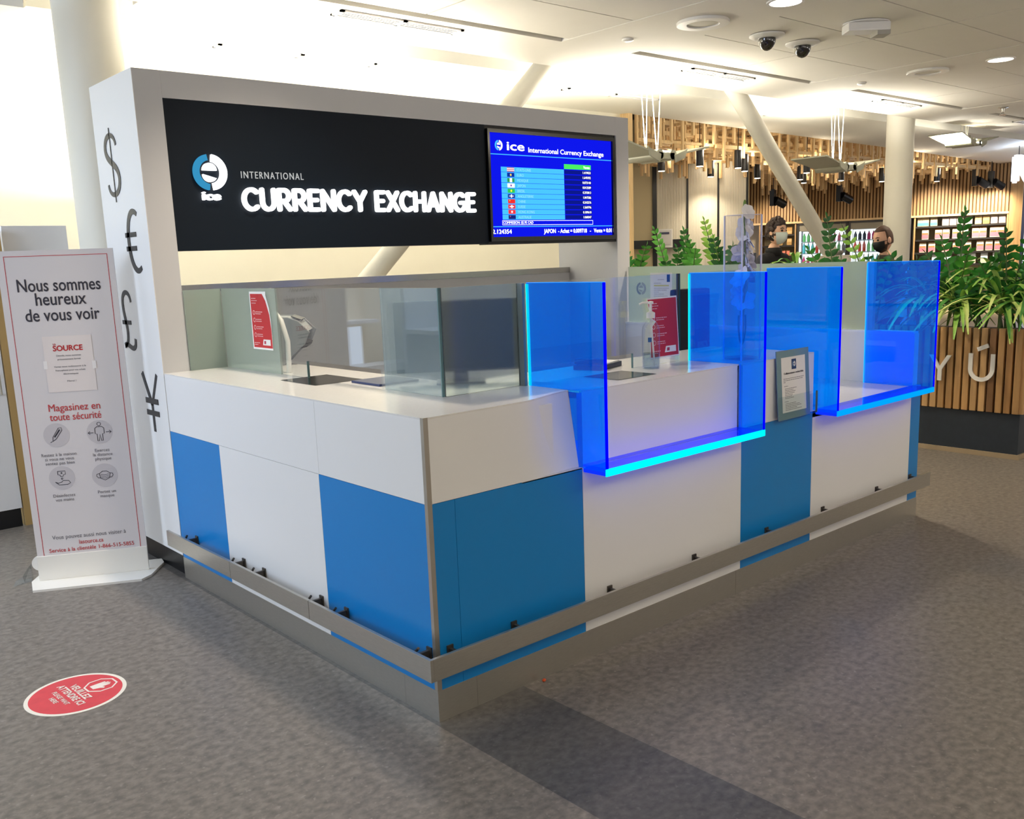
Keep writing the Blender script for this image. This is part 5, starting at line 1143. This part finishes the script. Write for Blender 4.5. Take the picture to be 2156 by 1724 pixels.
MB().box(0, 0.245, 0, 0.30, -0.012, 0.0, f).build('frame', M_WHITEPLASTIC, t); sp_ = MB().box(0.022, 0.223, 0.03, 0.28, 0.0, 0.002, f).build('sheet', mat('sheet_grey', '#CFCDCB', 0.6), t)
MB().box(0.03, 0.19, 0.215, 0.25, 0.002, 0.004, f).build('heading_bar', mat('heading_navy', '#3A3F5E', 0.6), sp_)
MB().box(0.03, 0.20, 0.05, 0.052, 0.002, 0.004, f).box(0.10, 0.102, 0.0, 0.05, 0.002, 0.004, f).build('wire', M_BLACK, t)
bx('pine_post', M_WOODPINE, 7.62, 7.70, 5.86, 6.02, 0, 3.42, label='tall pale pine post at the right edge of the cream wall', cat='post')

# hanging rod lattice
LT = thing('rod_lattice', (13, 7.2, 3.3), 'hanging ceiling lattice of pale wooden rods above the cafe', 'ceiling lattice')
poly = [(7.85, 5.93), (18.9, 5.93), (16.95, 10.1), (11.75, 7.0), (10.25, 8.05)]
def inside(x, y):
    c = False; j = len(poly) - 1
    for i in range(len(poly)):
        xi, yi = poly[i]; xj, yj = poly[j]
        if (yi > y) != (yj > y) and x < (xj - xi) * (y - yi) / (yj - yi) + xi: c = not c
        j = i
    return c
rn = random.Random(21); sp = 0.235; rods = []; ZT = 3.62
ny = 0; y = 5.95
while y < 10:
    x = 7.88 + (0.5 * sp if ny % 2 else 0); nx = 0
    while x < 18.9:
        if inside(x, y):
            k = (nx + 2 * ny) % 4; zb = {0: 2.84, 1: 3.12, 2: 2.94, 3: 3.05}[k] - 0.02 * min(6, ny) + rn.uniform(-.05, .05)
            rods.append((x, y, zb, ny))
        x += sp; nx += 1
    y += sp if ny else 0.24; ny += 1
rods.sort(key=lambda r: (r[3], r[0]))
for x, y, zb, _ in rods[:100]: MB().box(x - 0.018, x + 0.018, y - 0.018, y + 0.018, zb, ZT).build('rod', M_WOODPINE, LT)
b = MB()
for x, y, zb, _ in rods[100:]: b.box(x - 0.018, x + 0.018, y - 0.018, y + 0.018, zb, ZT)
b.build('rear_rods', M_WOODPINE, LT, kind='stuff')
b = MB(); y = 5.97; k = 0
while y < 10:
    xs = [x for x in [7.8 + 0.1 * i for i in range(112)] if inside(x, y)]
    if xs:
        zs = (3.04,) if k == 0 else ((3.04, 3.20, 3.34) if k < 3 else (3.00, 3.13, 3.27, 3.42))
        for z in zs:
            # short staggered laths
            x = min(xs)
            while x < max(xs):
                ln_ = rn.uniform(0.5, 1.1); x1 = min(x + ln_, max(xs))
                if inside((x + x1) / 2, y): b.box(x, x1, y - 0.012, y + 0.012, z + rn.uniform(-.02, .02) - 0.02, z + 0.02)
                x = x1 + rn.uniform(0.0, 0.12)
    y += sp; k += 1
x = 7.95
while x < 18.8:
    ys = [y for y in [5.93 + 0.06 * i for i in range(72)] if inside(x, y)]
    if len(ys) > 2:
        for z in (3.08, 3.30): b.box(x - 0.012, x + 0.012, min(ys), max(ys), z - 0.02, z + 0.02)
    x += sp * 2
b.build('cross_laths', M_WOODPINE, LT, kind='stuff')
b = MB(); b.prism([(7.6, 5.9), (20.5, 5.9), (20.5, 11), (7.6, 11)], Frame((0, 0, 3.72), (1, 0, 0), (0, 1, 0)), 0, 0.03); b.build('trim_10', mat('attic_dark', '#3A2A1A', 0.9), kind='structure')
# cylinder spotlights in the lattice
cans = [(9.27, 6.00), (10.985, 7.10), (10.105, 5.95), (9.29, 6.71), (12.135, 7.0), (10.7, 6.25), (13.31, 6.92), (12.1, 6.05), (14.16, 7.37), (15.65, 6.63), (15.42, 5.99), (17.0, 6.2), (14.44, 6.78)]
for k, (x, y) in enumerate(cans):
    t = thing('cylinder_spotlight', (x, y, 2.74), 'black cylinder spotlight among the hanging wooden rods', 'spotlight', 'black cylinder spotlights in the rod lattice')
    MB().cyl((x, y, 2.75), (x, y, 3.0), 0.055, n=20).build('can', M_BLACK, t, smooth=True)
    MB().cyl((x, y, 2.744), (x, y, 2.75), 0.045, n=18).build('lens', emis('spot_glow', '#FFE9C4', 8), t)
    MB().cyl((x, y, 3.0), (x, y, 3.6), 0.006, n=6).build('cable', M_BLACK, t)
    lamp('POINT', 'lattice_fill', (x + 0.09, y - 0.09, 2.95), (x, y, 0), 3.6, (1.0, 0.88, 0.70), shadow_soft_size=0.08)  # added fill light beside each can, no fitting of its own; brightens the rods
    if k in (0, 1, 3, 4, 6, 8, 9, 11): lamp('SPOT', 'cafe_spot', (x, y, 2.735), (x, y, 0), 55, WARM, spot_size=R(120), spot_blend=0.9, shadow_soft_size=0.05)
for (x, y, z, lb) in ((15.19, 8.70, 2.56, 'black wall-washer spotlight above the white-masked person, leftmost on the slat wall'), (16.22, 7.82, 2.60, 'black wall-washer spotlight right of the slanted strut'), (18.30, 6.02, 2.80, 'black wall-washer spotlight right of the round column'), (18.60, 5.83, 2.76, 'black wall-washer spotlight at the far right end of the slat wall')):
    t = thing('wall_washer', (x, y, z), lb, 'spotlight')
    MB().box(x - 0.05, x + 0.05, y - 0.05, y + 0.05, z - 0.13, z + 0.20).build('driver_box', M_BLACK, t, bevel=0.006)
    q = Vector((x, y, z)); MB().cyl(q + U_ * 0.06 + Vector((-.03, -.01, -0.02)), q + U_ * 0.22 + Vector((0.08, 0.04, -0.12)), 0.08, n=20).build('can', M_BLACK, t, smooth=True)
    MB().cyl((x, y, z + 0.20), (x, y, 3.7), 0.008, n=6).build('rod', M_BLACK, t)
    d = lamp('SPOT', 'wall_wash', tuple(q + U_ * 0.22 + Vector((0.08, .04, -.14))), tuple(q + Vector((1.2, 0.5, -1.2))), 40, WARM, spot_size=R(90), spot_blend=1.0, shadow_soft_size=0.06)

# display shelves and drinks fridges set under the slat wall
def shelf_unit(s0, s1, zs, label, back):
    t = thing('display_shelf', tuple(fw.p((s0 + s1) / 2, 0, -0.2)), label, 'shelf')
    b = MB(); on(b, s0, s0 + 0.03, 0, 2.115, -0.55, 0); on(b, s1 - 0.03, s1, 0, 2.115, -0.55, 0); b.build('side_panel', M_WOODSLAT, t)
    b = MB(); on(b, s0 + 0.03, s1 - 0.03, 0, 2.115, -0.58, -0.56); b.build('back_panel', back, t)
    for z in zs:
        b = MB(); on(b, s0 + 0.03, s1 - 0.03, z - 0.035, z, -0.56, -0.02); b.build('shelf_board', M_DKBROWN, t)
    for k in range(2 if s1 - s0 > 1 else 1):
        q = s0 + (s1 - s0) * ((k + 0.5) / 2 if s1 - s0 > 1 else 0.5); lamp('SPOT', 'shelf_fill', tuple(fw.p(q, 2.72, 1.3)), tuple(fw.p(q, 1.5, -0.2)), 170 if s1 - s0 > 1 else 80, WARM, spot_size=R(85), spot_blend=0.9, shadow_soft_size=0.06)  # added spots without fittings, to brighten the bags and boards
    return t
shelf_unit(0.25, 1.08, (1.885, 1.64, 1.40, 1.1), 'lit cream display shelf with brown bags behind the white-masked person', mat('shelf_back', '#E2D4AE', 0.7))
shelf_unit(3.55, 5.36, (1.925, 1.645, 1.37, 1.11), 'wide dark-edged snack shelf right of the round column', mat('shelf_back2', '#C9BC96', 0.7))
ORD = ['first', 'second', 'third', 'fourth', 'fifth', 'sixth', 'seventh', 'eighth', 'ninth']
def bag(s, z, wd, h, cols, label, group, n=-0.12):
    t = thing('snack_bag', tuple(fw.p(s, z, n)), label, 'bag', group)
    f = Frame(fw.p(s, z + 0.001, n), U_, (0, 0, 1)); hw_ = wd / 2; d = 0.05
    def pouch(z0, z1, w0, w1, d0, d1):
        P = [(-w0, z0, -d0), (w0, z0, -d0), (w0, z0, d0), (-w0, z0, d0), (-w1, z1, -d1), (w1, z1, -d1), (w1, z1, d1), (-w1, z1, d1)]
        return MB().pts_box([f.p(*q) for q in P])
    pouch(0, h * 0.88, hw_, hw_, d, d * 0.4).build('pouch', cols[0], t, bevel=0.006, seg=1)
    pouch(h * 0.88, h, hw_, hw_, d * 0.4, 0.003).build('seal', cols[1], t)
    ff_ = Frame(f.p(0, h * 0.08, d + 0.001), U_, fw.u + fw.n * -0.09)
    MB().box(-hw_ * 0.97, hw_ * 0.97, 0, h * 0.36, -0.006, 0.002, ff_).build('label_panel', cols[2], t)
    if len(cols) > 3: MB().box(-hw_ * 0.90, hw_ * 0.90, h * 0.36, h * 0.52, -0.010, -0.001, ff_).build('window', cols[3], t)
KR = mat('kraft', '#B68D4E', 0.7); KD = mat('kraft_dark', '#6E4A22', 0.6); KL = mat('kraft_label', '#C9A86A', 0.6)
PK = mat('pack_pink', '#D8697A', 0.5); CRM = mat('pack_cream', '#EFE0C2', 0.5); NUT = mat('nut_brown', '#A66A38', 0.6); TEAL = mat('pack_teal', '#4FB0AE', 0.5); GRY = mat('pack_grey', '#A89C98', 0.4); BEI = mat('pack_beige', '#CDBE9A', 0.5); CORAL = mat('pack_coral', '#CF6A4C', 0.5)
for k, s in enumerate((0.47, 0.69, 0.915)): bag(s, 1.885, 0.13, 0.175, (KR, KD, KL), '%s brown paper bag from the left on the top shelf behind the white-masked person' % ORD[k], 'brown bags behind the white-masked person')
for k, s in enumerate((0.72, 0.92)): bag(s, 1.64, 0.11, 0.17, (KL, KD, KR), '%s brown paper bag from the left on the middle shelf behind the white-masked person' % ORD[k], 'brown bags behind the white-masked person')
for k, s in enumerate((0.80, 0.895, 0.975)): bag(s, 1.40, 0.075, (0.13, 0.13, 0.08)[k], (CORAL, KD, CORAL), '%s coral coloured pack from the left on the lower shelf behind the white-masked person' % ORD[k], 'coral packs behind the white-masked person')
for k, (s, wd) in enumerate(((3.73, 0.23), (3.94, 0.14))): bag(s, 1.925, wd, 0.18, (BEI, BEI, TEAL), '%s beige pack with a teal band, left end of the top snack shelf' % ('wider' if k == 0 else 'narrower'), 'teal-banded packs on the top snack shelf')
for k, s in enumerate((4.17, 4.315, 4.46, 4.62)): bag(s, 1.925, 0.135, 0.18, (GRY, GRY, mat('pack_mauve', '#8C7F80', 0.4)), '%s grey clear-film pack from the left on the top snack shelf' % ORD[k], 'grey packs on the top snack shelf')
for k, s in enumerate((4.80, 4.95, 5.10, 5.25)): bag(s, 1.925, 0.13, 0.17, (KL if k < 2 else GRY, BEI, KR if k == 1 else GRY), '%s pack from the right end of the top snack shelf' % ORD[3 - k], 'packs at the right end of the top snack shelf')
for r_, (z, ss) in enumerate(((1.645, (3.78, 4.04, 4.19, 4.38, 4.55, 4.76, 4.90, 5.10, 5.23)), (1.37, (3.74, 3.92, 4.19, 4.40, 4.62, 4.86, 5.03, 5.20)), (1.11, (4.0, 4.25, 4.50, 4.72, 4.95, 5.18)))):
    for k, s in enumerate(ss):
        c_ = (CRM, NUT, PK, NUT) if r_ < 2 else (mat('pack_white', '#ECEAE2', 0.5), mat('pack_white', '#ECEAE2', 0.5), BEI, mat('pack_blue', '#9CC4D4', 0.5))
        bag(s, z, 0.135, 0.235, c_, '%s %s from the left on the %s snack shelf' % (ORD[k], 'pink and cream nut bag' if r_ < 2 else 'white bag', ('second', 'third', 'fourth')[r_]), ('pink nut bags on the second snack shelf', 'pink nut bags on the third snack shelf', 'white bags on the fourth snack shelf')[r_])
M_FGL = emis('fridge_light', '#E6F2FF', 1.25)
def fridge(s0, s1, label, pos):
    t = thing('drinks_fridge', tuple(fw.p((s0 + s1) / 2, 0, -0.3)), label, 'fridge')
    b = MB(); on(b, s0, s0 + 0.05, 0, 2.115, -0.64, 0.02); on(b, s1 - 0.05, s1, 0, 2.115, -0.64, 0.02); on(b, s0, s1, 2.07, 2.115, -0.64, 0.02); on(b, s0, s1, 0, 0.5, -0.64, 0.0); b.build('cabinet', M_DKBROWN, t)
    b = MB(); on(b, s0 + 0.05, s1 - 0.05, 1.935, 2.07, -0.60, 0.0); b.build('header_panel', mat('fridge_header', '#8E8774', 0.6), t)
    b = MB(); on(b, s0 + 0.05, s1 - 0.05, 0.5, 1.93, -0.63, -0.61); b.build('back_light', M_FGL, t)
    b = MB(); on(b, s0 + 0.055, s0 + 0.085, 0.5, 1.93, -0.06, -0.03); b.build('tube_light', emis('tube_white', '#F4FAFF', 3), t)
    for z in (0.8, 1.14, 1.44, 1.70):
        b = MB(); on(b, s0 + 0.05, s1 - 0.05, z - 0.02, z, -0.60, -0.08); b.build('shelf', mat('fridge_shelf', '#8FA3B2', 0.3, 0.4), t)
    b = MB(); on(b, s0 + 0.05, s1 - 0.05, 0.5, 1.93, -0.012, -0.004); b.build('door_glass', M_CLEAR, t)
    rn = random.Random(int(s0 * 100)); cols = [('#C2247A', 'pink'), ('#E8F0F2', 'clear'), ('#3FB8C8', 'turquoise'), ('#C83A34', 'red'), ('#5FBF7A', 'green'), ('#1E2A44', 'dark')]
    for zi, z in enumerate((1.14, 1.44, 1.70)):
        s = s0 + 0.14; k = 0
        while s < s1 - 0.10:
            c_, nm = cols[(k // 3 + zi * 2 + pos) % 6]; hb_ = 0.19 if z > 1.6 else 0.24
            bt = thing('drink_bottle', tuple(fw.p(s, z, -0.16)), '%s drink bottle on the %s shelf of the %s fridge' % (nm, ('lower', 'middle', 'upper')[zi], ('left', 'right')[pos]), 'bottle', '%s bottles, %s shelf, %s fridge' % (nm, ('lower', 'middle', 'upper')[zi], ('left', 'right')[pos]))
            q = fw.p(s, z + 0.001, -0.16); MB().lathe([(0.034, 0), (0.036, 0.01), (0.036, hb_ * 0.6), (0.016, hb_ * 0.82), (0.014, hb_ * 0.9)], q, 14).build('bottle', mat('drink_' + nm, c_, 0.2), bt, smooth=True)
            MB().lathe([(0.017, hb_ * 0.9), (0.017, hb_), (0, hb_ + 0.001)], q, 12).build('cap', M_WHITEPLASTIC, bt)
            s += 0.095; k += 1
    return t
fridge(1.10, 2.20, 'lit drinks fridge behind the slanted strut', 0)
fridge(2.205, 3.50, 'lit drinks fridge behind the black-masked person', 1)
b = MB(); on(b, 5.365, 5.60, 0, 3.3, -0.2, 0.05); b.build('oak_post', M_WOODSLAT, label='wide wooden post at the right end of the snack shelf', cat='post')
t = thing('light_box', tuple(fw.p(6.1, 1.0, 0)), 'tall glowing white panel in dark frame at the right picture edge', 'light box')
b = MB(); on(b, 5.67, 7.2, 0.4, 2.75, -0.05, -0.01); b.build('lit_panel', emis('lightbox_white', '#DCE8FF', 1.3), t)
b = MB(); on(b, 5.61, 5.66, 0.3, 2.85, -0.08, 0.03); on(b, 5.61, 7.25, 2.76, 2.85, -0.08, 0.03); b.build('frame', mat('frame_blue_black', '#232B45', 0.4), t)
t = thing('hanging_letter_sign', (17.0, 4.58, 2.6), 'glowing white letter R hanging from the ceiling at the right picture edge', 'sign')
fr = Frame((16.79, 4.74, 2.62), (0.75, -0.66, 0), (0, 0, 1))
text('R', 0.43, emis('sign_white', '#EFF4FF', 2.6), t, fr, 0.0, 0.0, 'L', 0.34, 0.06, bold=0.05, name='lit_letter')
MB().tube([fr.p(0.10, 0.42, 0.03), fr.p(0.10, 0.62, 0.03)], 0.006, 6).build('rod', M_DARKMETAL, t); MB().tube([fr.p(0.24, 0.42, 0.03), fr.p(0.24, 0.62, 0.03)], 0.006, 6).build('rod', M_DARKMETAL, t)
lamp('POINT', 'sign_glow', tuple(fr.p(0.17, 0.2, 0.3)), (0, 0, 0), 12, (0.55, 0.7, 1.0), shadow_soft_size=0.15)

# ------------------------------------------------------------------ electronics shop on the left
M_SHOPW = mat('shop_white', '#E9EAEE', 0.35)
t = thing('shop_cabinet', (0.5, 4.3, 0), 'white shop partition behind the notice board, left of the round column', 'cabinet')
bx('cabinet_body', M_SHOPW, -0.21, 0.17, 4.06, 4.5, 0.10, 1.885, t, bevel=0.003); bx('toe_kick', M_BLACK, -0.19, 0.17, 4.12, 4.5, 0, 0.10, t)
bx('pine_door_post', mat('door_post_wood', '#B99A62', 0.5), -0.315, -0.235, 4.00, 4.08, 0.0, 1.86, label='narrow wooden post between two white shop panels at the left edge', cat='post')
t = thing('shop_door', (-0.8, 4.0, 0), 'white shop door with steel handle at the left picture edge', 'door')
bx('door_leaf', M_SHOPW, -1.5, -0.322, 4.0, 4.045, 0.12, 1.87, t, bevel=0.002); bx('door_foot', M_BLACK, -1.5, -0.33, 4.01, 4.04, 0, 0.12, t)
hd = MB().tube([(-0.36, 4.0, 0.98), (-0.36, 3.955, 0.98), (-0.36, 3.955, 0.86), (-0.36, 4.0, 0.86)], 0.008, 8).build('handle', M_STEEL, t, smooth=True)
MB().cyl((-0.35, 3.996, 1.05), (-0.35, 4.0, 1.05), 0.008, n=12).build('lock', M_DARKMETAL, t)
t = thing('shop_display', (-2.4, 5.35, 0), 'lit shop display with headphones seen mirrored in the left counter glass', 'display')
bx('display_back', mat('display_cream', '#EADFC8', 0.6), -2.55, -2.0, 5.38, 5.42, 0, 2.2, t); bx('display_board', M_SHOPW, -2.55, -2.0, 5.15, 5.38, 1.02, 1.05, t); bx('display_screen', emis('display_glow', '#D4E6FF', 1.6), -2.48, -2.02, 5.37, 5.378, 0.62, 0.98, t)
bx('display_table', M_SHOPW, -4.2, -2.0, 5.07, 5.38, 0.55, 0.62, t); bx('display_table_base', mat('shop_grey', '#6F7378', 0.5), -4.1, -2.1, 5.1, 5.38, 0, 0.55, t)
t = thing('headphones', (-2.13, 5.25, 1.05), 'black headphones on the shop display, mirrored in the left counter glass', 'headphones')
MB().tube([(-2.13 + 0.075 * math.cos(a), 5.25, 1.17 + 0.10 * math.sin(a)) for a in [R(180 * k / 16) for k in range(17)]], 0.010, 8).build('headband', M_BLACK, t, smooth=True)
for s in (-1, 1): MB().sphere((-2.13 + s * 0.07, 5.25, 1.14), (0.022, 0.045, 0.055), 16, 12).build('ear_cup', M_BLACK, t, smooth=True)
MB().cyl((-2.13, 5.25, 1.0505), (-2.13, 5.25, 1.27), 0.008, n=10).build('stand', M_WHITEPLASTIC, t)
t = thing('shop_counter', (-3.4, 5.0, 0), 'white shop counter with tilted tablet, mirrored in the left counter glass', 'counter')
bx('counter_top', M_SHOPW, -4.0, -2.75, 4.55, 5.0, 0.90, 0.94, t); bx('counter_leg', M_SHOPW, -4.0, -3.9, 4.6, 4.95, 0, 0.90, t); bx('counter_back', M_SHOPW, -3.6, -2.75, 5.0, 5.05, 0.0, 1.9, t)
t = thing('tilted_tablet', (-3.3, 4.75, 0.94), 'dark tilted tablet on the white shop counter', 'tablet')
f = Frame((-3.4, 4.70, 0.945), (1, 0, 0), (0, 0.5, 0.8)); MB().box(0, 0.26, 0, 0.20, -0.008, 0, f).build('tablet_body', M_BLACK, t, bevel=0.003); MB().box(0.10, 0.16, 0, 0.10, -0.06, -0.01, f).build('stand', M_WHITEPLASTIC, t)
